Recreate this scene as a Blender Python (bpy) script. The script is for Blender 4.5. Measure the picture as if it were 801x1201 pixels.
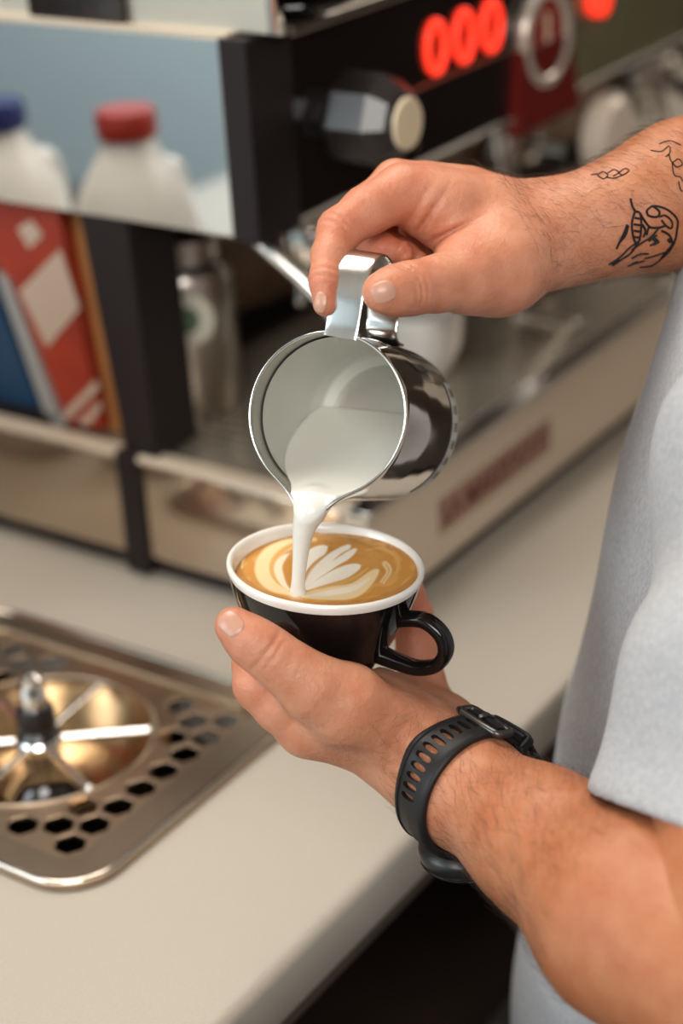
import bpy, bmesh, math, random
import numpy as np
from mathutils import Vector, Matrix
from mathutils.bvhtree import BVHTree
random.seed(7); rng = np.random.default_rng(7)
scene = bpy.context.scene
for o in list(bpy.data.objects): bpy.data.objects.remove(o)
COL = scene.collection
PI = math.pi

# ------------------------------------------------------------------ camera
W, H, F = 801, 1201, 2119.0
CX, CY = 400.5, 600.5
def nrm(v): v = np.asarray(v, float); return v/np.linalg.norm(v)
def cd(px, py): return np.array([px-CX, CY-py, -F])/F
_X = nrm(cd(2000, -530)); _Y = cd(-3000, -240); _Y = nrm(_Y-_X*(_Y@_X)); _Z = np.cross(_X, _Y)
R = np.array([_X, _Y, _Z])                      # world = R @ camera
_r = R@cd(436, 752)
CAM = np.array([0, 0, .62])-np.array([_r[0], _r[1], 0])*(.62/-_r[2])
def pt(px, py, d): return CAM+R@cd(px, py)*d
def onz(px, py, z): r = R@cd(px, py); return CAM+r*((z-CAM[2])/r[2])
def ony(px, py, y): r = R@cd(px, py); return CAM+r*((y-CAM[1])/r[1])
def onx(px, py, x): r = R@cd(px, py); return CAM+r*((x-CAM[0])/r[0])
def wv(*c): return R@np.array(c, float)          # camera-space direction -> world
def proj(P):
    c = (np.asarray(P)-CAM)@R
    return CX-c[..., 0]/c[..., 2]*F, CY+c[..., 1]/c[..., 2]*F

cam_d = bpy.data.cameras.new('camera'); cam = bpy.data.objects.new('camera', cam_d); COL.objects.link(cam)
M4 = Matrix([list(R[0])+[CAM[0]], list(R[1])+[CAM[1]], list(R[2])+[CAM[2]], [0, 0, 0, 1]])
cam.matrix_world = M4
cam_d.sensor_fit = 'VERTICAL'; cam_d.sensor_height = 36; cam_d.lens = F/H*36
cam_d.clip_start = .05; cam_d.clip_end = 50
cam_d.dof.use_dof = True; cam_d.dof.focus_distance = .835; cam_d.dof.aperture_fstop = 3.7
scene.camera = cam

# ------------------------------------------------------------------ light and exposure
vs = scene.view_settings
vs.view_transform = 'Standard'; vs.look = 'None'; vs.gamma = 1; vs.use_curve_mapping = False; vs.exposure = 0.08
world = bpy.data.worlds.new('room_light'); scene.world = world; world.use_nodes = True
world.node_tree.nodes['Background'].inputs[0].default_value = (.95, .9, .85, 1)
world.node_tree.nodes['Background'].inputs[1].default_value = .22
def area(name, loc, target, size, power, color, sy=None):
    l = bpy.data.lights.new(name, 'AREA'); l.energy = power; l.color = color
    l.size = size
    if sy: l.shape = 'RECTANGLE'; l.size_y = sy
    o = bpy.data.objects.new(name, l); COL.objects.link(o); o.location = loc
    d = Vector(target)-Vector(loc); o.rotation_euler = d.to_track_quat('-Z', 'Y').to_euler()
    return o
area('window_light', (-2.1, -1.3, 1.75), (-.2, -.15, .2), 1.5, 50, (1.0, .96, .91), 1.1)
area('ceiling_fill_light', (.1, .5, 1.95), (-.1, 0, .1), 1.4, 34, (1.0, .9, .78), .8)  # added warm fill above the counter
area('wall_fill_light', (-2.2, 2.0, 1.9), (-3.2, 2.4, .4), 2.6, 125, (.95, .97, 1.0), .5)  # added light that brightens the wall mirrored in the side panel
area('right_fill_light', (2.6, -1.0, 1.5), (.4, .1, 0), 1.3, 20, (1.0, .9, .78), 1.0)  # added warm fill from the right for the machine front
area('side_window_light', (-2.8, 1.3, 1.3), (0, 0, .1), 1.2, 22, (.93, .97, 1.0), 1.2)

# ------------------------------------------------------------------ materials
MATS = {}
def mat(name, col, rough=.5, metal=0., noise=None, bump=None, coat=0., emit=None, trans=0., sss=0., spec=None, aniso=0., attr=None, ior=None):
    if name in MATS: return MATS[name]
    m = bpy.data.materials.new(name); m.use_nodes = True; nt = m.node_tree; b = nt.nodes['Principled BSDF']
    b.inputs['Base Color'].default_value = (*col, 1); b.inputs['Roughness'].default_value = rough
    b.inputs['Metallic'].default_value = metal; b.inputs['Coat Weight'].default_value = coat
    b.inputs['Coat Roughness'].default_value = .05
    b.inputs['Transmission Weight'].default_value = trans
    if spec is not None: b.inputs['Specular IOR Level'].default_value = spec
    if ior: b.inputs['IOR'].default_value = ior
    if sss:
        b.inputs['Subsurface Weight'].default_value = sss
        b.inputs['Subsurface Radius'].default_value = (1, .35, .2) if 'skin' in name else (1, .9, .8)
        b.inputs['Subsurface Scale'].default_value = .005
    if emit: b.inputs['Emission Color'].default_value = (*emit[:3], 1); b.inputs['Emission Strength'].default_value = emit[3]
    tc = nt.nodes.new('ShaderNodeTexCoord')
    src = None
    if attr:
        a = nt.nodes.new('ShaderNodeVertexColor'); a.layer_name = attr; src = a.outputs['Color']
    if noise:      # (scale, amount, second colour, stretch)
        sc, amt, c2 = noise[:3]; st = noise[3] if len(noise) > 3 else (1, 1, 1)
        mp = nt.nodes.new('ShaderNodeMapping'); mp.inputs['Scale'].default_value = st
        n = nt.nodes.new('ShaderNodeTexNoise'); n.inputs['Scale'].default_value = sc; n.inputs['Detail'].default_value = 5
        nt.links.new(tc.outputs['Object'], mp.inputs[0]); nt.links.new(mp.outputs[0], n.inputs['Vector'])
        mr = nt.nodes.new('ShaderNodeMapRange'); mr.inputs[1].default_value = .35; mr.inputs[2].default_value = .68; mr.inputs[4].default_value = amt
        nt.links.new(n.outputs[0], mr.inputs[0])
        mx = nt.nodes.new('ShaderNodeMixRGB'); nt.links.new(mr.outputs[0], mx.inputs[0])
        mx.inputs[1].default_value = (*col, 1)
        if src: nt.links.new(src, mx.inputs[1])
        mx.inputs[2].default_value = (*c2, 1)
        if attr: mx.blend_type = 'MULTIPLY'
        src = mx.outputs[0]
    if src: nt.links.new(src, b.inputs['Base Color'])
    if bump:       # list of (scale, strength, distance, stretch)
        last = None
        for bb in bump:
            sc, s, dist = bb[:3]; st = bb[3] if len(bb) > 3 else (1, 1, 1)
            mp = nt.nodes.new('ShaderNodeMapping'); mp.inputs['Scale'].default_value = st
            n = nt.nodes.new('ShaderNodeTexNoise'); n.inputs['Scale'].default_value = sc; n.inputs['Detail'].default_value = 4
            nt.links.new(tc.outputs['Object'], mp.inputs[0]); nt.links.new(mp.outputs[0], n.inputs['Vector'])
            bp = nt.nodes.new('ShaderNodeBump'); bp.inputs['Strength'].default_value = s; bp.inputs['Distance'].default_value = dist
            nt.links.new(n.outputs[0], bp.inputs['Height'])
            if last: nt.links.new(last, bp.inputs['Normal'])
            last = bp.outputs[0]
        nt.links.new(last, b.inputs['Normal'])
    MATS[name] = m; return m
S = mat('brushed_steel', (.62, .58, .53), .28, 1, noise=(60, .5, (.5, .45, .4), (1, 1, .1)))
CHROME = mat('chrome', (.85, .84, .82), .06, 1)
MIRROR = mat('mirror_steel', (.80, .82, .82), .03, 1)
WARMS = mat('warm_satin_steel', (.66, .56, .44), .38, .2, noise=(9, .6, (.56, .46, .35), (.3, 1, 1)))
TRAYS = mat('tray_steel', (.42, .34, .26), .30, 1, noise=(14, .6, (.30, .23, .17)))
BASIN = mat('basin_steel', (.50, .33, .17), .28, 1, noise=(22, .9, (.25, .14, .07)), bump=[(35, .25, .004)])
BLK = mat('black_enamel', (.012, .009, .009), .3, coat=.3)
BLKS = mat('black_satin', (.014, .010, .010), .5, spec=.25)
GLSB = mat('black_glass', (.008, .006, .006), .06, coat=.5)
BRN = mat('dark_brown_steel', (.10, .065, .045), .35, .7, noise=(12, .7, (.2, .13, .09)))
CER_B = mat('black_glaze', (.006, .005, .005), .06, spec=.42)
CER_W = mat('white_glaze', (.82, .79, .74), .12, coat=.5)
MILK = mat('milk_white', (.80, .79, .73), .22, sss=.2)
RUB = mat('black_rubber', (.012, .012, .013), .45, spec=.3, bump=[(900, .12, .0004)])
CREAM = mat('cream_plastic', (.72, .6, .43), .4)
RED_E = mat('red_display', (.9, .05, .02), .4, emit=(1, .035, .015, 1.4))
SKIN = mat('skin', (.6, .35, .25), .47, sss=.05, attr='tone', noise=(75, .75, (.84, .64, .54)), bump=[(1400, .35, .0006), (380, .40, .0011), (90, .15, .002)])
NAIL = mat('nail_keratin', (.55, .29, .205), .36, coat=.2, sss=.1)
HAIR = mat('dark_hair', (.05, .028, .018), .5)
INK = mat('tattoo_ink', (.012, .009, .010), .6, spec=.2)
SHIRT = mat('heather_grey_jersey', (.49, .49, .505), .92, noise=(650, .7, (.32, .33, .36), (1, 1, .5)), bump=[(900, .5, .001), (30, .3, .006)])
STONE = mat('solid_surface_stone', (.46, .42, .36), .38, noise=(900, .6, (.35, .315, .265)), bump=[(8, .03, .003)])

# ------------------------------------------------------------------ object helpers
def setp(o, label=None, cat=None, group=None, kind=None):
    if label: o['label'] = label
    if cat: o['category'] = cat
    if group: o['group'] = group
    if kind: o['kind'] = kind
    return o
ORG = {}
def origin(p):
    v = np.zeros(3)
    while p is not None: v = v+ORG[p.name]; p = p.parent
    return v
def thing(name, loc, label, cat, group=None):
    o = bpy.data.objects.new(name, None); COL.objects.link(o); o.empty_display_size = .02
    o.location = loc; ORG[o.name] = np.asarray(loc, float); return setp(o, label, cat, group)
def part(name, vf, m, parent=None, smooth=False, org=None, label=None, kind=None, sharp=None):
    """vf = (verts, faces) in world coordinates -> ONE mesh object"""
    v, f = vf; v = np.asarray(v, float)
    if org is None: org = (0, 0, 0) if parent is not None else v.mean(0)
    base = origin(parent)+np.asarray(org, float)
    me = bpy.data.meshes.new(name)
    me.from_pydata((v-base).tolist(), [], [tuple(int(i) for i in q) for q in f]) if not isinstance(f, np.ndarray) else fastmesh(me, v-base, f)
    me.update()
    if m: me.materials.append(m)
    if smooth:
        me.polygons.foreach_set('use_smooth', np.ones(len(me.polygons), bool))
        if sharp: me.set_sharp_from_angle(angle=math.radians(sharp))
    o = bpy.data.objects.new(name, me); COL.objects.link(o); o.parent = parent; o.location = org
    ORG[o.name] = np.asarray(org, float)
    return setp(o, label, None, None, kind)
def fastmesh(me, v, f):
    k = f.shape[1]; n = len(f)
    me.vertices.add(len(v)); me.vertices.foreach_set('co', v.astype(np.float32).ravel())
    me.loops.add(n*k); me.loops.foreach_set('vertex_index', f.astype(np.int32).ravel())
    me.polygons.add(n); me.polygons.foreach_set('loop_start', np.arange(0, n*k, k, dtype=np.int32))
    me.update(calc_edges=True)
def join(*vfs):
    V = []; Fc = []; n = 0
    for v, f in vfs:
        V.append(np.asarray(v, float)); Fc += [tuple(int(i)+n for i in q) for q in f]; n += len(v)
    return np.vstack(V), Fc
def box(x0, x1, y0, y1, z0, z1, bev=0.):
    bm = bmesh.new(); bmesh.ops.create_cube(bm, size=1)
    for v in bm.verts: v.co = ((x0+x1)/2+v.co.x*(x1-x0), (y0+y1)/2+v.co.y*(y1-y0), (z0+z1)/2+v.co.z*(z1-z0))
    if bev: bmesh.ops.bevel(bm, geom=bm.edges[:], offset=bev, segments=2, affect='EDGES', profile=.5)
    bm.verts.index_update(); vf = ([tuple(v.co) for v in bm.verts], [[v.index for v in f.verts] for f in bm.faces]); bm.free(); return vf
def xf(vf, M, t=(0, 0, 0)):
    return np.asarray(vf[0], float)@np.asarray(M, float).T+np.asarray(t, float), vf[1]
def frame(z, xh=(1, 0, 0)):
    z = nrm(z); x = np.asarray(xh, float)-z*np.dot(xh, z)
    if np.linalg.norm(x) < 1e-4: x = np.cross(z, (0, 1, .1))
    x = nrm(x); return np.array([x, np.cross(z, x), z]).T
def lathe(prof, n=48, M=None, t=(0, 0, 0), rfun=None, caps=True, a0=0, a1=2*PI):
    full = abs(a1-a0-2*PI) < 1e-6; m = n if full else n+1
    V = []; Fc = []
    for (r, z) in prof:
        for k in range(m):
            a = a0+(a1-a0)*k/n; rr = r if rfun is None else rfun(a, r, z)
            V.append((rr*math.cos(a), rr*math.sin(a), z))
    for i in range(len(prof)-1):
        for k in range(n):
            k2 = (k+1) % m; Fc.append((i*m+k, i*m+k2, (i+1)*m+k2, (i+1)*m+k))
    if caps and full:
        if prof[0][0] > 1e-6: Fc.append(tuple(range(m))[::-1])
        if prof[-1][0] > 1e-6: Fc.append(tuple((len(prof)-1)*m+k for k in range(m)))
    V = np.array(V)
    if M is not None: V = V@np.asarray(M).T
    return V+np.asarray(t, float), Fc
def cyl(a, b, r, r2=None, n=24, bev=0):
    a = np.asarray(a, float); b = np.asarray(b, float); L = np.linalg.norm(b-a); r2 = r if r2 is None else r2
    pr = [(r-bev, 0), (r, bev), (r2, L-bev), (r2-bev, L)] if bev else [(r, 0), (r2, L)]
    return lathe(pr, n, frame(b-a), a)
def spline(P, n):
    P = np.asarray(P, float); Q = np.vstack([2*P[0]-P[1], P, 2*P[-1]-P[-2]]); out = []
    for i in range(len(P)-1):
        p0, p1, p2, p3 = Q[i:i+4]
        for k in range(n):
            t = k/n; out.append(.5*((2*p1)+(-p0+p2)*t+(2*p0-5*p1+4*p2-p3)*t*t+(-p0+3*p1-3*p2+p3)*t**3))
    out.append(P[-1]); return np.array(out)
def sweep(P, rad, n=12, flat=None, up=None, caps=True, e=.35):
    """tube along points; rad scalar or list; flat=(w,h) makes a rectangular-ish strap with up = width direction"""
    P = np.asarray(P, float); m = len(P); T = np.gradient(P, axis=0); T /= np.linalg.norm(T, axis=1)[:, None]
    rad = np.full(m, rad) if np.isscalar(rad) else np.asarray(rad); V = []
    N = None
    for i in range(m):
        if up is not None: x = nrm(np.asarray(up)-T[i]*np.dot(up, T[i]))
        else:
            if N is None: N = frame(T[0])[:, 0]
            N = nrm(N-T[i]*np.dot(N, T[i])); x = N
        y = np.cross(T[i], x)
        for k in range(n):
            a = 2*PI*k/n
            if flat:
                c, s = math.cos(a), math.sin(a)
                V.append(P[i]+x*flat[0]*rad[i]*np.sign(c)*abs(c)**e+y*flat[1]*rad[i]*np.sign(s)*abs(s)**e)
            else: V.append(P[i]+(x*math.cos(a)+y*math.sin(a))*rad[i])
    Fc = [(i*n+k, i*n+(k+1) % n, (i+1)*n+(k+1) % n, (i+1)*n+k) for i in range(m-1) for k in range(n)]
    if caps: Fc += [tuple(range(n))[::-1], tuple((m-1)*n+k for k in range(n))]
    return np.array(V), Fc
def sphere(c, r, n=20, sq=(1, 1, 1)):
    pr = [(r*math.sin(PI*i/(n//2)), -r*math.cos(PI*i/(n//2))) for i in range(n//2+1)]
    v, f = lathe(pr, n, None, caps=False); return v*np.asarray(sq)+np.asarray(c), f
def rrect(cx, cy, w, h, r, n=8):
    out = []
    for (sx, sy, a) in ((1, 1, 0), (-1, 1, PI/2), (-1, -1, PI), (1, -1, 3*PI/2)):
        for k in range(n+1):
            t = a+PI/2*k/n; out.append((cx+sx*(w/2-r)+r*math.cos(t), cy+sy*(h/2-r)+r*math.sin(t)))
    return out
def plate(loops, z, th, bev=0.):
    """flat plate with holes from closed loops (2D curve fill) -> (verts, faces)"""
    cu = bpy.data.curves.new('tmp', 'CURVE'); cu.dimensions = '2D'; cu.fill_mode = 'BOTH'; cu.extrude = th/2; cu.bevel_depth = bev; cu.bevel_resolution = 1
    for lp in loops:
        sp = cu.splines.new('POLY'); sp.points.add(len(lp)-1); sp.use_cyclic_u = True
        for i, (x, y) in enumerate(lp): sp.points[i].co = (x, y, 0, 1)
    o = bpy.data.objects.new('tmp', cu); COL.objects.link(o)
    me = bpy.data.meshes.new_from_object(o)
    v = np.array([tuple(q.co) for q in me.vertices])+np.array([0, 0, z]); f = [tuple(p.vertices) for p in me.polygons]
    bpy.data.objects.remove(o); bpy.data.curves.remove(cu); bpy.data.meshes.remove(me); return v, f
def struct(name, vf, m, parent=None, **k):
    o = part(name, vf, m, parent, **k)
    if parent is None: o['kind'] = 'structure'
    return o

# ------------------------------------------------------------------ the room
FZ = -.90
M_FLOOR = mat('dark_floor', (.05, .038, .03), .5, noise=(6, .5, (.08, .06, .05)))
M_BLUE = mat('blue_grey_paint', (.42, .52, .55), .8, noise=(1.5, .5, (.36, .46, .50)))
M_WARM = mat('warm_brown_wall', (.30, .20, .13), .7, noise=(2.5, .6, (.42, .30, .2)))
M_DARK = mat('dark_brown_wall', (.30, .21, .145), .7, noise=(1.2, .9, (.10, .055, .035)))
M_CEIL = mat('pale_ceiling', (.55, .5, .44), .9)
struct('floor', box(-3.3, 3.3, -3.1, 5.5, FZ-.1, FZ), M_FLOOR)
struct('ceiling', box(-3.3, 3.3, -3.1, 5.5, 2.1, 2.2), M_CEIL)
struct('wall_left', box(-3.3, -3.2, -3.1, 5.5, FZ, 2.1), M_BLUE)
struct('wall_back', box(-3.3, 3.3, 5.4, 5.5, FZ, 2.1), M_WARM)
struct('wall_right', box(3.2, 3.3, -3.1, 5.5, FZ, 2.1), mat('deep_brown_wall', (.06, .035, .022), .7))
struct('wall_front', box(-3.3, 3.3, -3.1, -3.0, FZ, 2.1), M_DARK)

# ------------------------------------------------------------------ counter, with an opening for the rinser
RX0, RX1, RY0, RY1 = -.318, -.093, -.015, .268
counter = thing('counter', (-.3, .3, 0), 'long pale stone worktop with a rounded front edge, under the espresso machine', 'counter')
prof = [(-.14+.008*(1-math.sin(a)), -.008+.008*math.cos(a)) for a in np.linspace(0, PI/2, 8)]
prof = [(RY0+.014, 0)]+prof+[(-.14, -.034), (-.136, -.04), (RY0+.014, -.04)]
xs = (-1.9, 1.7); v = [(x, y, z) for x in xs for (y, z) in prof]; n = len(prof)
f = [(i, (i+1) % n, n+(i+1) % n, n+i) for i in range(n)]+[tuple(range(n))[::-1], tuple(range(n, 2*n))]
slab = join((v, f), box(-1.9, RX0+.014, RY0+.014, .8, -.04, 0), box(RX1-.014, 1.7, RY0+.014, .8, -.04, 0), box(RX0+.014, RX1-.014, RY1-.014, .8, -.04, 0))
part('worktop', slab, STONE, counter, smooth=True, sharp=40)
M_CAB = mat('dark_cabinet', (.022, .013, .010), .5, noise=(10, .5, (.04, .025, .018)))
cab = thing('base_cabinet', (-.3, .3, FZ), 'dark brown cabinet carcass below the pale worktop, in deep shade', 'cabinet')
part('edge_rail', box(-1.9, 1.7, -.118, -.09, -.075, -.04, .002), mat('brown_edge', (.09, .06, .045), .5), cab)
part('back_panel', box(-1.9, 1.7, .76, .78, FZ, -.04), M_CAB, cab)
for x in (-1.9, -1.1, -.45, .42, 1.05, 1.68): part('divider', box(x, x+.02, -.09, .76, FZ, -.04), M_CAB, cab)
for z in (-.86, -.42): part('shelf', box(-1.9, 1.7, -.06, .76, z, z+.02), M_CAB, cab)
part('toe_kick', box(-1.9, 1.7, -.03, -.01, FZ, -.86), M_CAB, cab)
# steel pull-out drawer, open below the worktop
dr = thing('pull_out_bin_lid', (.10, -.13, -.33), 'grey steel drawer top with dark spots in the shade under the worktop', 'drawer')
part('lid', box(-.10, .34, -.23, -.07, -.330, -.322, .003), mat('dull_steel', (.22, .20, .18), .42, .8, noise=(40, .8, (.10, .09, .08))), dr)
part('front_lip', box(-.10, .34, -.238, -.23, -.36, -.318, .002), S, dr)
part('drawer_box', box(-.09, .33, -.225, -.07, -.395, -.332), M_CAB, dr)
for k in range(6): part('vent_hole', cyl((.04+.022*(k % 3), -.12+.03*(k//3), -.3215), (.04+.022*(k % 3), -.12+.03*(k//3), -.3205), .006, n=12), BLKS, dr)

# ------------------------------------------------------------------ pitcher rinser let into the counter
rin = thing('pitcher_rinser', ((RX0+RX1)/2, (RY0+RY1)/2, 0), 'steel pitcher rinser with star spray arms sunk into the worktop', 'rinser')
RCX = (RX0+RX1)/2; SC = np.array([RCX, .117]); BR = .073
IX0, IX1, IY0, IY1 = RX0+.022, RX1-.022, RY0+.025, RY1-.025
outer = rrect(RCX, (RY0+RY1)/2, RX1-RX0, RY1-RY0, .034)
inner = rrect((IX0+IX1)/2, (IY0+IY1)/2, IX1-IX0, IY1-IY0, .016)
part('rim_frame', plate([outer, inner], .0025, .004, .0008), TRAYS, rin, smooth=True, sharp=35)
lp = [(x, y, .0045) for x, y in rrect(RCX, (RY0+RY1)/2, RX1-RX0-.004, RY1-RY0-.004, .032, 10)]
part('polished_bead', sweep(np.array(lp+[lp[0]]), .0022, 10, caps=False), mat('bead_steel', (.7, .64, .56), .14, 1), rin, smooth=True)
circ = [(SC[0]+BR*math.cos(a), SC[1]+BR*math.sin(a)) for a in np.linspace(0, 2*PI, 72, endpoint=False)]
holes = []; hr = .0112; px_ = .0212
for j in range(-12, 30):
    for i in range(-9, 10):
        x = SC[0]+(i+(j % 2)*.5)*px_; y = SC[1]+j*px_*.866
        if not (IX0+hr*.95 < x < IX1-hr*.95 and IY0+hr*1.0 < y < IY1-hr*1.0): continue
        if math.hypot(x-SC[0], y-SC[1]) < BR+hr*.99: continue
        if y > SC[1]+BR+.045: continue
        holes.append([(x+hr*.93*math.sin(PI/3*k), y+hr*.93*math.cos(PI/3*k)) for k in range(6)])
plt_in = rrect((IX0+IX1)/2, (IY0+IY1)/2, IX1-IX0-.001, IY1-IY0-.001, .0155)
part('perforated_plate', plate([plt_in, circ]+holes, .001, .0018, .0004), mat('bronzed_steel', (.52, .40, .29), .30, 1, noise=(20, .6, (.4, .28, .19))), rin)
part('basin', lathe([(BR+.01, -.001), (BR+.002, -.006), (BR-.004, -.03), (BR*.7, -.042), (.018, -.046), (.018, -.055)], 64, None, (SC[0], SC[1], 0), caps=False), BASIN, rin, smooth=True)
part('under_tray', join(box(RX0+.016, RX1-.016, RY0+.016, RY1-.016, -.062, -.058)), BLKS, rin)
part('circle_lip', sweep(np.array([(SC[0]+BR*math.cos(a), SC[1]+BR*math.sin(a), .0022) for a in np.linspace(0, 2*PI, 73)]), .0013, 8, caps=False), TRAYS, rin, smooth=True)
part('drain_hub', join(lathe([(.026, -.048), (.026, -.036), (.018, -.028), (.013, -.02), (.013, -.012)], 32, None, (*SC, 0))), GLSB, rin, smooth=True, sharp=40)
part('valve_body', lathe([(.0135, -.014), (.0135, .006), (.0105, .010), (.0125, .012), (.0125, .022), (.0105, .027)], 32, None, (*SC, 0)), BLK, rin, smooth=True, sharp=35)
part('hub_collar', lathe([(.014, -.004), (.0155, -.002), (.0155, .003), (.014, .005)], 32, None, (*SC, 0)), CHROME, rin, smooth=True, sharp=35)
part('spray_nozzle', lathe([(.0085, .026), (.0085, .038), (.0065, .041), (.0065, .046), (.003, .0495), (0, .050)], 24, None, (*SC, 0)), CHROME, rin, smooth=True, sharp=35)
hub = proj(np.array([*SC, .001]))
for k in range(6):
    a = math.radians(-52+60*k)
    d = np.array([math.cos(a), math.sin(a), 0]); c0 = np.array([*SC, .001])
    part('spray_arm', join(cyl(c0+d*.012, c0+d*.069, .0029, n=14), sphere(c0+d*.069, .0030, 12)), CHROME, rin, smooth=True, sharp=50)
part('round_stamp', lathe([(.0105, .0047), (.0105, .0050), (.0085, .0050), (.0085, .0047)], 32, None, (RX1-.0165, .010, 0), caps=False), BRN, rin)
part('stamp_mark', lathe([(.0035, .0047), (.0035, .0051), (0, .0051)], 6, None, (RX1-.0165, .010, 0), caps=False), BRN, rin)

# ------------------------------------------------------------------ espresso machine
mc = thing('espresso_machine', (.5, .28, 0), 'large steel and black espresso machine standing on the worktop', 'espresso machine')
L = .99; D = .56
part('plinth', box(.010, L-.012, .010, D-.01, 0, .018), BLKS, mc)
base_prof = box(0, L, 0, D, .012, .094, .003)
part('drip_tray_front', box(0, L, -.001, .02, .016, .094, .003), WARMS, mc)
part('base_side', box(.0, .02, .02, D, .016, .094, .002), mat('polished_side', (.62, .53, .44), .10, 1, noise=(5, .4, (.5, .4, .3))), mc)
part('base_box', box(.02, L, .02, D, .016, .070), BLKS, mc)
part('side_trim', box(-.003, .012, .0, D, .094, .099, .001), WARMS, mc)
part('front_trim', box(-.003, L, -.006, .012, .094, .099, .001), S, mc)
part('tray_back', box(.02, L, .30, D, .070, .094), BLKS, mc)
part('seam_post', box(-.004, .010, .192, .212, .004, .100, .001), BLKS, mc)
k = 0
for i in range(78):
    x = .024+i*.0122
    if k == 0: slat0 = part('grate_slat', box(x, x+.0062, .014, .262, .0865, .0925), mat('grate_steel', (.60, .53, .43), .25, .7), mc); k = 1
    else:
        o = slat0.copy(); COL.objects.link(o); o.location = (i*.0122, 0, 0); ORG[o.name] = np.array([i*.0085, 0, 0])
for y in (.08, .20): part('grate_bar', box(.02, .98, y, y+.006, .080, .0865), S, mc)
part('tray_floor', box(.02, .985, .012, .30, .070, .074), BRN, mc)
# lettering on the front panel
def text(s, size, M, loc, m, parent, name='lettering', ext=.0003, sx=1., bold=0.):
    cu = bpy.data.curves.new('t', 'FONT'); cu.body = s; cu.size = size; cu.extrude = ext; cu.align_x = 'CENTER'; cu.align_y = 'CENTER'; cu.offset = bold
    o = bpy.data.objects.new('t', cu); COL.objects.link(o); me = bpy.data.meshes.new_from_object(o)
    v = np.array([tuple(q.co) for q in me.vertices])*np.array([sx, 1, 1]); f = [tuple(p.vertices) for p in me.polygons]
    bpy.data.objects.remove(o); v = v@np.asarray(M).T+np.asarray(loc); return part(name, (v, f), m, parent)
MF = np.array([[1, 0, 0], [0, 0, -1], [0, 1, 0]])       # faces -Y
part('badge', box(.090, .256, -.0022, .0005, .040, .068, .0008), mat('tan_badge', (.40, .25, .18), .4, .5), mc)
text('LA MARZOCCO', .024, MF, (.173, -.0026, .054), mat('dark_red_enamel', (.16, .03, .025), .4), mc, sx=.92, bold=.0007)
# slanted leg and recessed mirror side
def hexa(p):  # 8 points: 4 bottom, 4 top
    return np.array(p, float), [(3, 2, 1, 0), (4, 5, 6, 7), (0, 1, 5, 4), (1, 2, 6, 5), (2, 3, 7, 6), (3, 0, 4, 7)]
part('side_leg', hexa([(0.002, .178, .098), (.05, .178, .098), (.05, .206, .098), (0.002, .206, .098), (0.002, .182, .275), (.05, .182, .275), (.05, .224, .275), (0.002, .224, .275)]), BRN if 0 else BLKS, mc)
part('bay_floor', box(.02, .30, .30, D, .094, .098), BLKS, mc)
part('inner_back', box(.05, L, .31, .33, .094, .275), mat('bronze_back_panel', (.36, .23, .145), .38, .1, noise=(9, .9, (.14, .08, .05))), mc)
part('bay_divider', box(.055, .07, .215, D, .094, .275), BLKS, mc)
# upper body
part('upper_body', box(.004, L-.004, .085, D, .276, .398), BLKS, mc)
part('side_panel', box(-.001, .004, .090, D, .2735, .3985, .0006), MIRROR, mc)
part('corner_post', box(-.003, .044, .068, .0895, .271, .400, .0015), BLKS, mc)
part('front_glass', box(.044, .43, .071, .086, .274, .393, .001), GLSB, mc)
OLV = mat('olive_reflection', (.15, .145, .085), .22, coat=.4, noise=(8, .6, (.06, .05, .03)))  # greenish reflection on the machine face, put into its colour
part('front_panel', box(.43, L, .071, .086, .274, .393, .001), OLV, mc)
part('lower_trim', box(.044, L, .068, .080, .2715, .2750, .0008), S, mc)
part('top_trim', box(.044, L, .066, .085, .393, .4005, .001), S, mc)
part('top_plate', box(.0, L, .084, D, .398, .4025, .001), WARMS, mc)
# frame line around the push buttons
fl = [(.19, .285), (.19, .318), (.197, .327), (.36, .327)]
part('panel_line', sweep(spline([(a, .0695, b) for a, b in fl], 6), .0013, 6), mat('bronze_line', (.22, .13, .08), .35, .6), mc)
# red lit digits
for px, py in ((510, 55), (543, 42), (575, 30)):
    c = ony(px, py, .0705); N = 40
    P = np.array([(c[0]+.0118*math.cos(a), .0695, c[2]+.0170*math.sin(a)) for a in np.linspace(0, 2*PI, N+1)])
    part('display_digit', sweep(P, .0031, 10, caps=False), RED_E, mc, smooth=True, label='glowing red 0 of the front display')
# gauge
c = ony(636, 42, .068)
def ring_y(c, r, t, m, name, y): part(name, sweep(np.array([(c[0]+r*math.cos(a), y, c[2]+r*math.sin(a)) for a in np.linspace(0, 2*PI, 49)]), t, 10, caps=False), m, mc, smooth=True)
ring_y(c, .034, .006, mat('gauge_steel', (.72, .66, .58), .25, .5), 'gauge_ring', .066)
part('gauge_face', cyl((c[0], .071, c[2]), (c[0], .064, c[2]), .033, n=40), mat('red_dial', (.30, .03, .02), .25, coat=.5), mc)
part('gauge_needle', box(c[0]-.002, c[0]+.002, .0625, .0640, c[2]-.012, c[2]+.018), CREAM, mc)
part('red_reflection_plate', hexa([(.325, .062, .262), (.43, .062, .262), (.43, .071, .262), (.325, .071, .262), (.335, .062, .325), (.41, .062, .325), (.41, .071, .325), (.335, .071, .325)]), mat('dark_red_reflection', (.14, .010, .008), .25, coat=.4), mc)  # added plate coloured as the red reflection in the black glass
c2 = ony(698, -2, .070); part('red_lamp', cyl((c2[0], .071, c2[2]), (c2[0], .062, c2[2]), .014, n=20), RED_E, mc)
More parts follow.
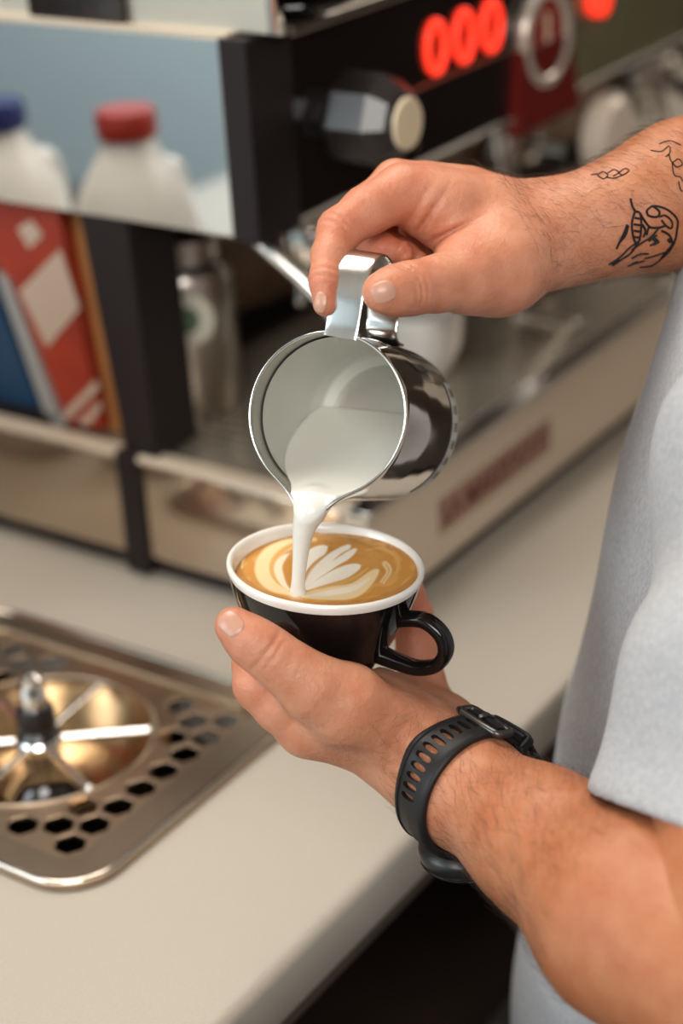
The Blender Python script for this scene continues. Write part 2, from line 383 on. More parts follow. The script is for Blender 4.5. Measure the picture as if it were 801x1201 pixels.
# steam knob (octagonal) with cream cap
kx, kz = .066, .340
kn = part('steam_knob', lathe([(.016, 0), (.016, .022), (.027, .026), (.030, .032), (.030, .058), (.022, .070), (.0185, .073)], 8, np.array([[1, 0, 0], [0, 0, -1], [0, 1, 0]]).T*1.0 if 0 else frame((0, -1, 0)), (kx, .072, kz)), BLK, mc)
part('knob_cap', cyl((kx, .0, kz), (kx, -.0035, kz), .0165, n=32, bev=.0008), CREAM, kn, smooth=True, sharp=40)
kx2 = .86
kn2 = part('steam_knob', lathe([(.016, 0), (.016, .022), (.027, .026), (.030, .032), (.030, .058), (.022, .070), (.0185, .073)], 8, frame((0, -1, 0)), (kx2, .072, kz)), GLSB, mc)
part('knob_cap', cyl((kx2, .0, kz), (kx2, -.0035, kz), .0165, n=32, bev=.0008), CREAM, kn2, smooth=True, sharp=40)
# steam wand
w0 = ony(304, 284, .085); w1 = ony(372, 347, .045)
wp = spline([(w0[0]+.01, .12, w0[2]+.02), w0, w1, w1+(w1-w0)*1.1+np.array([0, 0, -.02])], 8)
part('steam_wand', sweep(wp, .0046, 12), mat('pale_steel_tube', (.8, .78, .74), .22, .9), mc, smooth=True, sharp=60)
# group heads with portafilters
for gi, gx in enumerate((.20, .50, .78)):
    g = part('group_head', join(lathe([(.028, .30), (.030, .262), (.040, .255), (.040, .225), (.036, .220)], 36, None, (gx, .175, 0)), sphere((gx, .175, .225), .030, 20, (1, 1, .35))), CHROME, mc, smooth=True, sharp=40, org=(0, 0, 0))
    part('group_cap', join(lathe([(.036, .0), (.036, .018), (.03, .026), (0, .028)], 32, frame((0, -1, 0)), (gx, .14, .262))), S, g, smooth=True, sharp=40)
    if gi == 1: part('group_cover', cyl((.483, .075, .224), (.483, .052, .224), .034, n=36, bev=.004), mat('cream_enamel', (.85, .74, .62), .3, .1), g, smooth=True, sharp=40)
    for q in range(6): part('bolt', sphere((gx+.028*math.cos(q*PI/3), .115, .262+.026*math.sin(q*PI/3)), .005, 10), CHROME, g, smooth=True)
    ang = (-.12, .25, -.2)[gi]; hd = np.array([math.sin(ang), -math.cos(ang), -.12]); hd = nrm(hd)
    c0 = np.array([gx, .175, .205])
    pf = part('portafilter', join(lathe([(.034, -.012), (.036, -.006), (.036, .012), (.034, .016)], 36, None, c0), cyl(c0+hd*.03, c0+hd*.062, .007, .008), cyl(c0-np.array([0, 0, .012]), c0-np.array([0, 0, .03]), .012, .006)), CHROME, mc, smooth=True, sharp=40)
    part('handle', sweep(spline([c0+hd*.058, c0+hd*.075, c0+hd*.11, c0+hd*.16, c0+hd*.172], 5), [.009]*3+list(np.linspace(.010, .016, 15))+[.013, .010, .004], 18), BLK, pf, smooth=True)
    for s in (-1, 1): part('spout', sweep(spline([c0+np.array([0, 0, -.022]), c0+np.array([s*.012, 0, -.030]), c0+np.array([s*.018, 0, -.05])], 4), .0052, 10), CHROME, pf, smooth=True)
for gx in (.35, .64): part('hot_water_tap', sweep(spline([(gx, .10, .28), (gx, .09, .22), (gx+.01, .08, .17), (gx+.012, .07, .13)], 6), .005, 12), CHROME, mc, smooth=True)
# second steam wand: glossy tube with bright end near the tray
part('tray_spigot', join(cyl(ony(610, 372, .06), ony(668, 386, .05), .007, n=16), sphere(ony(670, 386, .05), .009, 16)), CHROME, mc, smooth=True, sharp=60)
# cup rail on top
rail = part('cup_rail', plate([[(.050, .4025), (.0515, .410), (.055, .417), (.061, .424), (.069, .430), (.080, .435), (.11, .440), (.56, .462), (.56, .4025)]], 0, .005, .0008), mat('rail_steel', (.60, .56, .48), .3, .5), mc)
_m = rail.data; co = np.empty(len(_m.vertices)*3); _m.vertices.foreach_get('co', co); co = co.reshape(-1, 3)+origin(mc)
co = np.c_[.012+co[:, 2], co[:, 0], co[:, 1]]-origin(mc)
_m.vertices.foreach_set('co', co.ravel()); _m.update()
p1 = onx(92, 5, .008)
part('rail_grip', box(.001, .0095, p1[1]-.042, p1[1]+.040, p1[2]-.010, p1[2]+.03, .004), BLK, mc, smooth=True, sharp=40)
part('rail_end', cyl((.009, .055, .403), (.009, .055, .428), .0035, n=14), CHROME, mc, smooth=True, sharp=40)

# black saucers stacked on top of the machine
_sc = onz(350, 6, .410); sx, sy = _sc[0], _sc[1]
for i in range(5):
    z0 = .4028+.0105*i
    o = part('saucer', lathe([(.016, 0), (.018, 0), (.020, .003), (.036, .0105), (.038, .0120), (.0375, .0135), (.034, .0122), (.019, .0050), (0, .0050)], 40, None, (sx+.002*math.sin(i*2.1), sy+.002*math.cos(i*3), z0)), CER_B, None, smooth=True, sharp=50)
    setp(o, 'small black saucer in the stack on the machine top, %s' % ('lowest of the stack', 'second from the bottom', 'third up, in the middle', 'second from the top', 'topmost of the stack')[i], 'saucer', 'black saucers stacked on the machine')

# things standing under the machine's upper body
can = thing('milk_can', (.105, .225, .0925), 'steel milk can with a white round badge, on the drip tray behind the leg', 'can')
part('body', lathe([(.036, 0), (.038, .003), (.038, .105), (.034, .115), (.030, .118), (.030, .135), (.033, .137)], 40, None, (.105, .225, .0930)), S, can, smooth=True, sharp=40)
bd = nrm(np.array([CAM[0]-.105, CAM[1]-.225, 0])); bc = np.array([.105, .225, 0])+bd*.0382
bc[2] = ony(208, 380, bc[1])[2]
part('badge', cyl(bc, bc+bd*.002, .021, n=32), mat('badge_white', (.62, .6, .5), .5), can)
part('badge_mark', cyl(bc+bd*.0021, bc+bd*.0027, .010, n=24), mat('badge_green', (.10, .16, .10), .5), can)
for (x, y, r, h, m, lab) in ((.235, .10, .034, .055, CER_W, 'white cup standing on the tray grate under the first group'), (.42, .12, .040, .06, S, 'steel cup standing on the tray grate between the groups'), (.60, .115, .036, .075, CER_W, 'white mug on the tray grate farthest along the machine')):
    t = thing('tray_cup', (x, y, .0930), lab, 'cup')
    part('cup_body', lathe([(r*.6, 0), (r*.66, .002), (r*.95, h*.5), (r, h), (r*.93, h), (r*.88, h*.5), (r*.5, .006), (0, .006)], 36, None, (x, y, .0935)), m, t, smooth=True, sharp=50)
    part('cup_handle', sweep(spline([(x+r*.93, y, .0935+h*.8), (x+r*1.5, y, .0935+h*.78), (x+r*1.55, y, .0935+h*.4), (x+r*.8, y, .0935+h*.3)], 6), .004, 10), m, t, smooth=True)

# ------------------------------------------------------------------ milk jugs beside the machine (seen in its mirror panel)
JUG = mat('milky_plastic', (.74, .70, .64), .35, sss=.2)
def jug(vx, vy, capm, labm, lab, grp):
    x, y = -vx, vy
    t = thing('milk_jug', (x, y, 0), lab, 'jug', grp)
    def rf(a, r, z):
        e = 3.2 if z < .2 else 2.4
        return r/((abs(math.cos(a))**e+abs(math.sin(a))**e)**(1/e)) if r > .03 else r
    pr = [(.0, .001), (.040, .001), (.046, .006), (.047, .16), (.047, .19), (.042, .225), (.030, .252), (.0215, .265), (.020, .272), (0.018, .274)]
    b = part('bottle', lathe(pr, 48, None, (x, y, 0), rf), JUG, t, smooth=True, sharp=60)
    part('cap', lathe([(.0225, 0), (.0235, .002), (.0235, .020), (.022, .022), (0, .022)], 48, None, (x, y, .272), lambda a, r, z: r*(1+.012*math.cos(24*a)) if r > .02 else r), capm, t, smooth=True, sharp=50)
    part('handle', sweep(spline([(x-.030, y, .235), (x-.052, y, .232), (x-.060, y, .19), (x-.046, y, .15)], 6), .009, 12), JUG, t, smooth=True)
    part('label', lathe([(.0476, .04), (.0480, .041), (.0480, .165), (.0476, .166)], 48, None, (x, y, 0), rf, caps=False), labm, t, smooth=True, sharp=60)
    part('label_panel', box(x+.0475, x+.0488, y-.024, y+.02, .075, .14, .0004), mat('label_white', (.75, .68, .62), .6), t)
    return t
rj = onz(148, 125, .295); bj = onz(18, 125, .295)
jug(rj[0], rj[1], mat('red_cap', (.36, .022, .008), .45), mat('red_label', (.55, .035, .01), .5), 'red-capped milk jug standing to the left of the espresso machine', 'milk jugs mirrored in the machine side')
jug(bj[0]+.015, bj[1]+.035, mat('blue_cap', (.008, .020, .13), .45), mat('blue_label', (.02, .09, .22), .5), 'blue-capped milk jug standing farther along beside the red-capped one', 'milk jugs mirrored in the machine side')
def slab_px(pts, x0, th):      # upright slab standing in for a reflection in the side bay, outline on the plane x = x0
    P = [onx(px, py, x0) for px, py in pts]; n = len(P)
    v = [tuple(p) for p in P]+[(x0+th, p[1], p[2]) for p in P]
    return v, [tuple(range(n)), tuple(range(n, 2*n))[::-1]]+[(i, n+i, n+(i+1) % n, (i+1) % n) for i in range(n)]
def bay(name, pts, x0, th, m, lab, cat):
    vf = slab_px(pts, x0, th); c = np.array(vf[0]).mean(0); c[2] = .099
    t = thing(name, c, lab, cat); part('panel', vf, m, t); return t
REDC = mat('reflected_red', (.34, .032, .010), .55, noise=(22, .8, (.20, .015, .006)))
WHC = mat('reflected_white', (.48, .36, .28), .6)
rc_ = bay('red_reflection_slab', [(-60, 232), (66, 240), (118, 505), (78, 496), (14, 330), (-60, 250)], .020, .012, REDC, 'red and white slab standing in for a reflection in the left bay of the machine', 'reflection')  # added slab in the colours of a red and white reflection
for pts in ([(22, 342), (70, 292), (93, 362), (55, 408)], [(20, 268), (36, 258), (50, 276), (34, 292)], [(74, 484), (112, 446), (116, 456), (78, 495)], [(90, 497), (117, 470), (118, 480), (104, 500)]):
    part('white_patch', slab_px(pts, .0188, .0010), WHC, rc_)
wb_ = bay('orange_reflection_slab', [(60, 236), (98, 241), (156, 508), (114, 504)], .034, .016, mat('reflected_orange', (.50, .22, .07), .5, noise=(20, .5, (.38, .15, .05), (1, 1, .2))), 'orange-brown slab standing in for a reflection between the red slab and the black leg', 'board')  # added slab in the colour of an orange-brown reflection
part('dark_spot', slab_px([(93, 361), (97, 358), (101, 362), (101, 368), (97, 371), (93, 367)], .0332, .0006), BLKS, wb_)
bay('blue_reflection_slab', [(-60, 310), (-6, 345), (54, 500), (-60, 486)], .034, .016, mat('reflected_blue', (.010, .048, .11), .5), 'dark blue slab standing in for a reflection at the far left of the machine bay', 'folder')  # added slab in the colour of a blue reflection
part('pale_edge', slab_px([(-6, 318), (6, 322), (74, 502), (58, 500)], .028, .006), mat('reflected_grey', (.34, .33, .31), .6), bpy.data.objects['blue_reflection_slab'])

# ================================================================== SDF meshing
def cone(p, a, b, ra, rb):
    ba = (b-a).astype(np.float32); L2 = float(ba@ba); pa = p-a.astype(np.float32)
    h = np.clip(pa@ba/L2, 0, 1); q = pa-h[:, None]*ba
    return np.sqrt(np.einsum('ij,ij->i', q, q))-(ra+(rb-ra)*h)
def smin(a, b, k):
    h = np.clip(.5+.5*(b-a)/k, 0, 1); return b+(a-b)*h-k*h*(1-h)
def ell(p, c, M, r):
    q = (p-c.astype(np.float32))@np.asarray(M, np.float32); r = np.asarray(r, np.float32)
    k0 = np.linalg.norm(q/r, axis=1); k1 = np.linalg.norm(q/(r*r), axis=1)+1e-9; return k0*(k0-1)/k1
def surf(fn, lo, hi, h):
    B = 8; n = np.ceil((np.asarray(hi)-lo)/h/B).astype(int); lo = np.asarray(lo, float)
    gc = np.stack(np.meshgrid(*[lo[i]+(np.arange(n[i])+.5)*B*h for i in range(3)], indexing='ij'), -1).reshape(-1, 3).astype(np.float32)
    d = fn(gc).reshape(n); act = np.abs(d) < B*h*1.15
    N = n*B
    sg = np.repeat(np.repeat(np.repeat(np.where(d > 0, 1., -1.), B, 0), B, 1), B, 2).astype(np.float32)
    am = np.repeat(np.repeat(np.repeat(act, B, 0), B, 1), B, 2)
    idx = np.argwhere(am); pts = (lo+idx*h).astype(np.float32)
    out = np.empty(len(pts), np.float32)
    for s in range(0, len(pts), 400000): out[s:s+400000] = fn(pts[s:s+400000])
    sg[am] = out; G = sg
    ins = G < 0
    c = [ins[i:N[0]-1+i, j:N[1]-1+j, k:N[2]-1+k] for i in (0, 1) for j in (0, 1) for k in (0, 1)]
    sm = sum(x.astype(np.int8) for x in c); cell = (sm > 0) & (sm < 8)
    ci = np.argwhere(cell); vid = -np.ones(cell.shape, np.int64); vid[cell] = np.arange(len(ci))
    acc = np.zeros((len(ci), 3)); cnt = np.zeros(len(ci))
    offs = [(i, j, k) for i in (0, 1) for j in (0, 1) for k in (0, 1)]
    val = {o: G[ci[:, 0]+o[0], ci[:, 1]+o[1], ci[:, 2]+o[2]] for o in offs}
    for o in offs:
        for ax in range(3):
            if o[ax]: continue
            o2 = list(o); o2[ax] = 1; o2 = tuple(o2); a, b = val[o], val[o2]
            m = (a < 0) != (b < 0); t = np.where(m, a/np.where(m, a-b, 1), 0); t = np.clip(t, 0, 1)
            pnt = np.tile(np.array(o, float), (len(ci), 1)); pnt[:, ax] = t
            acc[m] += pnt[m]; cnt[m] += 1
    V = lo+(ci+acc/cnt[:, None])*h
    Fs = []
    for ax in range(3):
        a1, a2 = (ax+1) % 3, (ax+2) % 3
        sl = [slice(0, N[i]-1) for i in range(3)]; sl2 = list(sl); sl2[ax] = slice(1, N[ax])
        A = ins[tuple(sl)]; Bm = ins[tuple(sl2)]; e = np.argwhere(A != Bm)
        e = e[(e[:, a1] > 0) & (e[:, a2] > 0)]
        inside = ins[e[:, 0], e[:, 1], e[:, 2]]
        def g(da, db):
            q = e.copy(); q[:, a1] += da; q[:, a2] += db; return vid[q[:, 0], q[:, 1], q[:, 2]]
        q = np.stack([g(-1, -1), g(0, -1), g(0, 0), g(-1, 0)], 1)
        q[~inside] = q[~inside][:, ::-1]; Fs.append(q)
    Fq = np.vstack(Fs); Fq = Fq[(Fq >= 0).all(1)]
    # one Newton step onto the surface
    p = V.astype(np.float32); e = h*.4
    f0 = fn(p); g = np.stack([fn(p+np.float32(e)*np.eye(3, dtype=np.float32)[i])-f0 for i in range(3)], 1)/e
    gl = np.maximum(np.einsum('ij,ij->i', g, g), .25); step = np.clip(f0/gl, -h*.7, h*.7)
    V = V-g*step[:, None]
    return V, Fq
def J(px, py, d, r): return (pt(px, py, d), r*d/F)      # a joint: place and radius, both taken from pixels
def chain(p, js, k=.002):
    d = None
    for (a, ra), (b, rb) in zip(js[:-1], js[1:]):
        c = cone(p, a, b, ra, rb); d = c if d is None else smin(d, c, k)
    return d
def crease(p, c, ax, w, A, Rr):
    q = p-c.astype(np.float32); t = q@nrm(ax).astype(np.float32)
    return A*np.exp(-(t/w)**2)*np.exp(-(np.einsum('ij,ij->i', q, q)/Rr**2)**2)

cupC = pt(382, 662, .862)
cn = nrm(wv(.045, .899, .393)); CM = frame(cn, wv(1, -.05, 0))
# ------------------------------------------------------------------ left arm and hand (holds the cup)
LW = J(540, 921, .835, 66)                     # where the watch sits
L_arm = [LW, J(640, 990, .79, 78), J(745, 1078, .74, 112), J(885, 1170, .69, 128)]
L_wr = [J(478, 876, .855, 54), J(510, 900, .846, 58), LW]
L_palm = [[J(478, 876, .855, 52), J(430, 846, .852, 54), J(390, 842, .846, 46)],
          [J(490, 868, .87, 50), J(440, 838, .875, 52), J(405, 838, .88, 46)],
          [J(505, 862, .89, 46), J(465, 836, .90, 44), J(420, 842, .905, 38)],
          [J(530, 868, .88, 44), J(508, 840, .905, 32)]]
L_thumb = [J(470, 862, .838, 40), J(405, 826, .826, 47), J(366, 806, .818, 38), J(338, 784, .814, 31), J(312, 764, .812, 29), J(292, 750, .811, 26), J(274, 734, .811, 22.5)]
L_ix = [J(405, 850, .850, 46), J(362, 848, .846, 40), J(330, 826, .842, 33), J(305, 803, .842, 31), J(300, 780, .850, 27), J(302, 752, .862, 22)]
L_md = [J(410, 850, .875, 42), J(360, 832, .868, 34), J(326, 800, .872, 30), J(318, 760, .885, 26), J(322, 730, .893, 20)]
L_rg = [J(420, 850, .90, 36), J(372, 826, .902, 32), J(346, 790, .912, 27), J(346, 750, .918, 24), J(352, 725, .916, 20)]
L_pk = [J(500, 842, .905, 30), J(497, 800, .914, 25), J(489, 760, .918, 24), J(484, 722, .916, 23), J(478, 694, .910, 20)]
def fL(p):
    fing = None
    for c in (L_ix, L_md, L_rg, L_pk):
        d = chain(p, c, .003); fing = d if fing is None else smin(fing, d, .0012)
    palm = None
    for c in L_palm:
        d = chain(p, c, .006); palm = d if palm is None else smin(palm, d, .014)
    arm = smin(chain(p, L_arm, .02), chain(p, L_wr, .008), .012)
    # flattened, two-boned forearm
    d = smin(palm, arm, .014); d = smin(d, fing, .007)
    th = chain(p, L_thumb, .006); d = smin(d, th, .009)
    d = d+crease(p, L_thumb[4][0]+wv(0, 0, .008), L_thumb[5][0]-L_thumb[3][0], .0013, .0007, .012)
    d = d+crease(p, L_thumb[4][0]+wv(0, 0, .008)+.0035*nrm(L_thumb[3][0]-L_thumb[5][0]), L_thumb[5][0]-L_thumb[3][0], .0010, .0005, .010)
    d = d+crease(p, pt(470, 884, .83), L_wr[0][0]-LW[0], .0012, .0004, .022)
    # tendons at the wrist
    for (a, b) in (((450, 850), (560, 925)), ((468, 880), (590, 975))):
        d = smin(d, cone(p, pt(*a, .832), pt(*b, .808), .004, .004)+.0012, .006)
    q = (p-cupC.astype(np.float32))@CM.astype(np.float32); rr_ = np.hypot(q[:, 0], q[:, 1])
    cu = np.maximum((rr_-np.interp(q[:, 2], [-.0545, -.0515, -.0465, -.028, -.01, 0], [.0252, .027, .030, .0395, .0462, .0475]))*.85, np.maximum(-.0548-q[:, 2], q[:, 2]-.002))
    d = -smin(-d, cu-.0002, .001)
    return d
# ------------------------------------------------------------------ right arm and hand (holds the pitcher)
R_ix = [J(520, 246, .868, 44), J(472, 226, .860, 33), J(430, 247, .850, 28.5), J(398, 270, .843, 25.5), J(386, 300, .835, 20.5), J(381, 328, .828, 18), J(381, 357, .825, 14)]
R_md = [J(540, 236, .895, 40), J(464, 213, .886, 25), J(432, 240, .880, 23), J(424, 268, .874, 21), J(446, 290, .868, 17), J(472, 296, .862, 14)]
R_rg = [J(540, 246, .915, 38), J(478, 222, .906, 24), J(448, 252, .902, 21), J(448, 280, .895, 18), J(475, 298, .885, 15), J(490, 306, .878, 12)]
R_pk = [J(560, 262, .93, 34), J(510, 244, .926, 22), J(480, 272, .922, 19), J(486, 300, .91, 16), J(505, 312, .90, 13)]
R_thumb = [J(622, 292, .880, 46), J(580, 314, .862, 53), J(545, 325, .848, 40), J(512, 333, .836, 31), J(482, 338, .826, 29), J(462, 341, .819, 27), J(447, 343, .814, 22.5)]
R_palm = [[J(636, 272, .890, 50), J(575, 258, .880, 50), J(505, 236, .868, 40)],
          [J(640, 270, .905, 48), J(570, 250, .905, 44), J(500, 230, .890, 34)],
          [J(640, 275, .915, 42), J(575, 265, .928, 40), J(520, 245, .918, 30)],
          [J(636, 285, .885, 46), J(590, 308, .872, 52), J(552, 318, .860, 44)]]
R_arm = [J(636, 274, .892, 49), J(662, 272, .892, 50), J(700, 262, .893, 55), J(750, 246, .896, 65), J(801, 229, .905, 81), J(900, 205, .93, 94), J(1050, 180, 1.0, 92)]
def fR(p):
    fing = None
    for c in (R_ix, R_md, R_rg, R_pk):
        d = chain(p, c, .0035); fing = d if fing is None else smin(fing, d, .0014)
    palm = None
    for c in R_palm:
        d = chain(p, c, .006); palm = d if palm is None else smin(palm, d, .013)
    d = smin(palm, chain(p, R_arm, .015), .012)
    d = smin(d, fing, .008)
    d = smin(d, chain(p, R_thumb, .006), .010)
    ta = R_thumb[5][0]-R_thumb[3][0]
    for s, A in ((0, .0014), (.0032, .0010), (-.003, .0008)):
        d = d+crease(p, R_thumb[4][0]+wv(0, .002, .010)+s*nrm(ta), ta+wv(.01, .0, 0), .0010, A, .011)
    for j, A in ((3, .0009), (5, .0010)):
        ax = R_ix[j+1][0]-R_ix[j-1][0]
        for s in (-.0018, .0018): d = d+crease(p, R_ix[j][0]+wv(-.004, .003, .006)+s*nrm(ax), ax, .0009, A, .011)
    # fold between thumb and index
    for (a, b, A) in (((486, 278), (506, 250), .0024), ((497, 286), (535, 270), .0022), ((505, 302), (560, 288), .0013), ((478, 262), (492, 240), .0012)):
        A3, B3 = pt(*a, .852), pt(*b, .856); d = d+A*np.exp(-(np.maximum(cone(p, A3, B3, 0, 0), 0)/.010)**2)*np.exp(-((p-A3.astype(np.float32))@nrm(np.cross(B3-A3, wv(0, 0, 1))).astype(np.float32)/.0016)**2)
    return d
def bounds(chs, pad):
    P = np.array([j[0] for c in chs for j in c]); Rm = max(j[1] for c in chs for j in c); return P.min(0)-Rm-pad, P.max(0)+Rm+pad
lo, hi = bounds([L_arm, L_thumb, L_pk, L_ix, L_rg], .004)
VL, FL = surf(fL, lo, hi, .00125)
lo, hi = bounds([R_arm[:-1], R_thumb, R_pk, R_ix], .004)
VR, FR = surf(fR, lo, hi, .00125)

# torso, upper arms, neck and head (all outside the frame or under clothes)
LE = L_arm[-1][0]; RE = R_arm[-1][0]
LS = np.array([-.20, -.52, .44]); RS = np.array([.17, -.47, .45]); TC = (LS+RS)/2
FWD = nrm(np.array([-(RS-LS)[1], (RS-LS)[0], 0]))
A1 = pt(1000, 560, .76); A2 = pt(900, 860, .752)
def fB(p):
    d = smin(cone(p, LE, A2, L_arm[-1][1], .046), cone(p, A2, A1, .046, .052), .02); d = smin(d, cone(p, A1, LS, .052, .055), .02)
    d = smin(d, cone(p, RE, RS, R_arm[-1][1], .055), .02)
    d = smin(d, cone(p, R_arm[-2][0], RE, R_arm[-2][1], R_arm[-1][1]), .01)
    sp = TC+np.array([0, 0, -.02])
    Mt = np.array([nrm(RS-LS), FWD, [0, 0, 1]]).T
    d = smin(d, ell(p, TC+np.array([0, 0, -.10]), Mt, (.20, .10, .20)), .05)
    d = smin(d, ell(p, TC+np.array([0, 0, -.42]), Mt, (.16, .10, .20)), .08)
    d = smin(d, cone(p, TC+np.array([0, 0, 0.0]), TC+np.array([0, 0, .14])+FWD*.02, .062, .055), .03)
    hc = TC+np.array([0, 0, .235])+FWD*.04
    d = smin(d, ell(p, hc, Mt, (.075, .095, .115)), .02)
    d = smin(d, cone(p, hc+FWD*.09+np.array([0, 0, .01]), hc+FWD*.108+np.array([0, 0, -.02]), .008, .013), .012)
    for s in (-1, 1): d = smin(d, ell(p, hc+Mt[:, 0]*s*.077, Mt, (.008, .018, .030)), .004)
    return d
VB, FB = surf(fB, np.minimum(LE, LS)-np.array([.10, .12, .62]), RS+np.array([.16, .34, .42]), .006)

person = thing('person', (TC[0], TC[1], FZ), 'person in a grey t-shirt pouring milk from the jug into the black cup', 'person')
Vall = np.vstack([VL, VR, VB]); Fall = np.vstack([FL, FR+len(VL), FB+len(VL)+len(VR)])
body = part('body', (Vall, Fall), SKIN, person, smooth=True)
# skin tone: pinker hands and joints, tanned forearms
def toneof(V):
    base = np.tile(np.array([.60, .275, .165]), (len(V), 1)); tan = np.array([.47, .185, .085]); pink = np.array([.62, .185, .11])
    def fall(c, r): return np.exp(-(np.linalg.norm(V-c, axis=1)/r)**2)
    def along(a, b): return np.clip((V-a)@(b-a)/np.dot(b-a, b-a), 0, 1)
    t = along(L_wr[0][0], L_arm[1][0]); t2 = along(R_arm[0][0], R_arm[3][0])
    nearL = np.linalg.norm(V-LW[0], axis=1) < .7*np.linalg.norm(V-R_arm[0][0], axis=1)
    m = np.where(nearL, t, t2); m = np.where(V[:, 2] < L_palm[0][1][0][2]-.3, 1, m)
    c = base*(1-m[:, None])+tan*m[:, None]
    for j, r, a in ((R_ix[3], .014, .55), (R_ix[5], .011, .6), (R_ix[6], .010, .5), (R_ix[1], .018, .35), (R_thumb[4], .014, .45), (R_thumb[6], .012, .3), (R_md[3], .03, .7), (R_rg[3], .03, .7), (L_thumb[6], .013, .45), (L_thumb[4], .013, .25), (L_ix[3], .02, .35), (L_pk[3], .03, .6), (R_thumb[2], .03, .2)):
        w = a*fall(j[0], r); c = c*(1-w[:, None])+pink*w[:, None]
    return c
ca = body.data.color_attributes.new('tone', 'FLOAT_COLOR', 'POINT')
ca.data.foreach_set('color', np.c_[toneof(Vall), np.ones(len(Vall))].astype(np.float32).ravel())
def bvh(V, Fq): return BVHTree.FromPolygons([tuple(x) for x in V], [tuple(int(i) for i in q) for q in Fq])
BL = bvh(VL, FL); BRt = bvh(VR, FR)
def hitpx(tree, px, py):
    d = Vector(R@cd(px, py)).normalized(); return tree.ray_cast(Vector(CAM), d)
def nail(tree, px, py, tx, ty, w, l, name='fingernail'):
    loc, nor, _, _ = hitpx(tree, px, py)
    l2, _, _, _ = hitpx(tree, tx, ty)
    if loc is None: return
    if l2 is None: l2 = Vector(pt(tx, ty, np.dot(np.array(loc)-CAM, R@np.array([0, 0, -1]))))
    nor = Vector(nor); ax = (l2-loc); ax -= nor*ax.dot(nor); ax.normalize(); side = ax.cross(nor)
    rows, cols = 12, 12; V = []; Fc = []
    for i in range(rows+1):
        for j in range(cols+1):
            u = -1+2*j/cols; t = -1+2*i/rows
            # square to rounded shape
            x = u*math.sqrt(1-.42*t*t); y = t*math.sqrt(1-.42*u*u)
            p = loc+side*(x*w/2)+ax*(y*l/2)
            q, nn, _, _ = tree.find_nearest(p); edge = max(abs(u), abs(t))
            base = q+Vector(nn)*(.00045 if edge < .9 else (-.0002 if edge > .99 else .0003))
            # stiffen: a smooth arched plate across the width
            arch = p+nor*(.0006-(x*x)*w*w/4*95/2*.9-(y*y)*.0006)
            V.append(tuple(base.lerp(arch, .15) if edge < .9 else base))
    for i in range(rows):
        for j in range(cols):
            a = i*(cols+1)+j; Fc.append((a, a+1, a+cols+2, a+cols+1))
    o = part(name, (V, Fc), NAIL, body, smooth=True)
    return o
nail(BRt, 449, 343, 436, 347, .0125, .0135, 'thumbnail')
nail(BRt, 375, 356, 374, 366, .0082, .0118)
nail(BL, 269, 730, 259, 719, .0132, .0150, 'thumbnail')

# tattoo lines drawn on the right forearm
def inkline(pts, r=.00030):
    P = [hitpx(BRt, *q) for q in spline(np.c_[np.array(pts, float), np.zeros(len(pts))], 4)[:, :2]]
    P = [np.array(q[0])+np.array(q[1])*.00006 for q in P if q[0] is not None]
    return sweep(np.array(P), r, 5) if len(P) > 2 else None
def c2(pts): return [(600+x/3.985, 130+y/3.985) for x, y in pts]
lines = [
 [(555, 410), (565, 450), (575, 470), (562, 520), (566, 580), (580, 620)], [(575, 470), (600, 480), (605, 540), (598, 600), (580, 620)],
 [(575, 500), (598, 505)], [(570, 530), (600, 535)], [(570, 560), (600, 565)], [(572, 590), (596, 592)],
 [(600, 480), (625, 520), (650, 545), (690, 545), (720, 535)], [(630, 465), (660, 445), (700, 450), (740, 470), (775, 510), (772, 560), (765, 600), (740, 650), (700, 690)],
 [(630, 465), (640, 490), (680, 495), (690, 470), (660, 445)], [(690, 495), (720, 490), (750, 520), (745, 550), (720, 535), (700, 510)],
 [(540, 530), (525, 570), (510, 600), (490, 645)], [(545, 535), (532, 580), (500, 620)],
 [(580, 620), (550, 640), (510, 680), (455, 718)], [(600, 600), (560, 660), (520, 690), (470, 722)],
 [(690, 545), (650, 590), (610, 615), (560, 650)], [(640, 610), (660, 590), (680, 580)], [(645, 630), (690, 610)], [(730, 600), (740, 615)],
 [(540, 725), (580, 712), (620, 700)], [(600, 730), (650, 725), (690, 700)], [(620, 690), (660, 680), (720, 660)], [(560, 690), (600, 670), (640, 668)],
 [(700, 560), (735, 580), (750, 620), (720, 660), (690, 700)], [(610, 530), (625, 560), (615, 590)], [(640, 545), (630, 580)],
 [(650, 185), (700, 190), (735, 165), (740, 195), (720, 215)], [(690, 155), (740, 140), (790, 160)], [(735, 205), (750, 240), (780, 225), (798, 250), (770, 262), (750, 240)],
 [(750, 245), (760, 300), (790, 310), (798, 330)], [(780, 330), (790, 370), (800, 375)],
 [(400, 300), (425, 285), (450, 300), (430, 318), (400, 300)], [(450, 290), (480, 275), (500, 290), (475, 305)], [(500, 290), (530, 270), (548, 280), (520, 300), (500, 290)], [(440, 310), (480, 315), (520, 300)], [(370, 300), (400, 295)]]
segs = []
for i, l in enumerate(lines):
    s = inkline(c2(l), 00.0006 if i < 25 else .00034)
    if s: segs.append(s)
for (a, b) in (((655, 600), (672, 590)), ((665, 610), (678, 596)), ((660, 625), (690, 608)), ((728, 604), (742, 600)), ((560, 715), (590, 705)), ((480, 705), (500, 690)), ((465, 715), (490, 700))):
    s = inkline(c2([a, ((a[0]+b[0])/2, (a[1]+b[1])/2), b]), .0009)
    if s: segs.append(s)
part('tattoo', join(*segs), INK, body, label='black line tattoo on the right forearm')

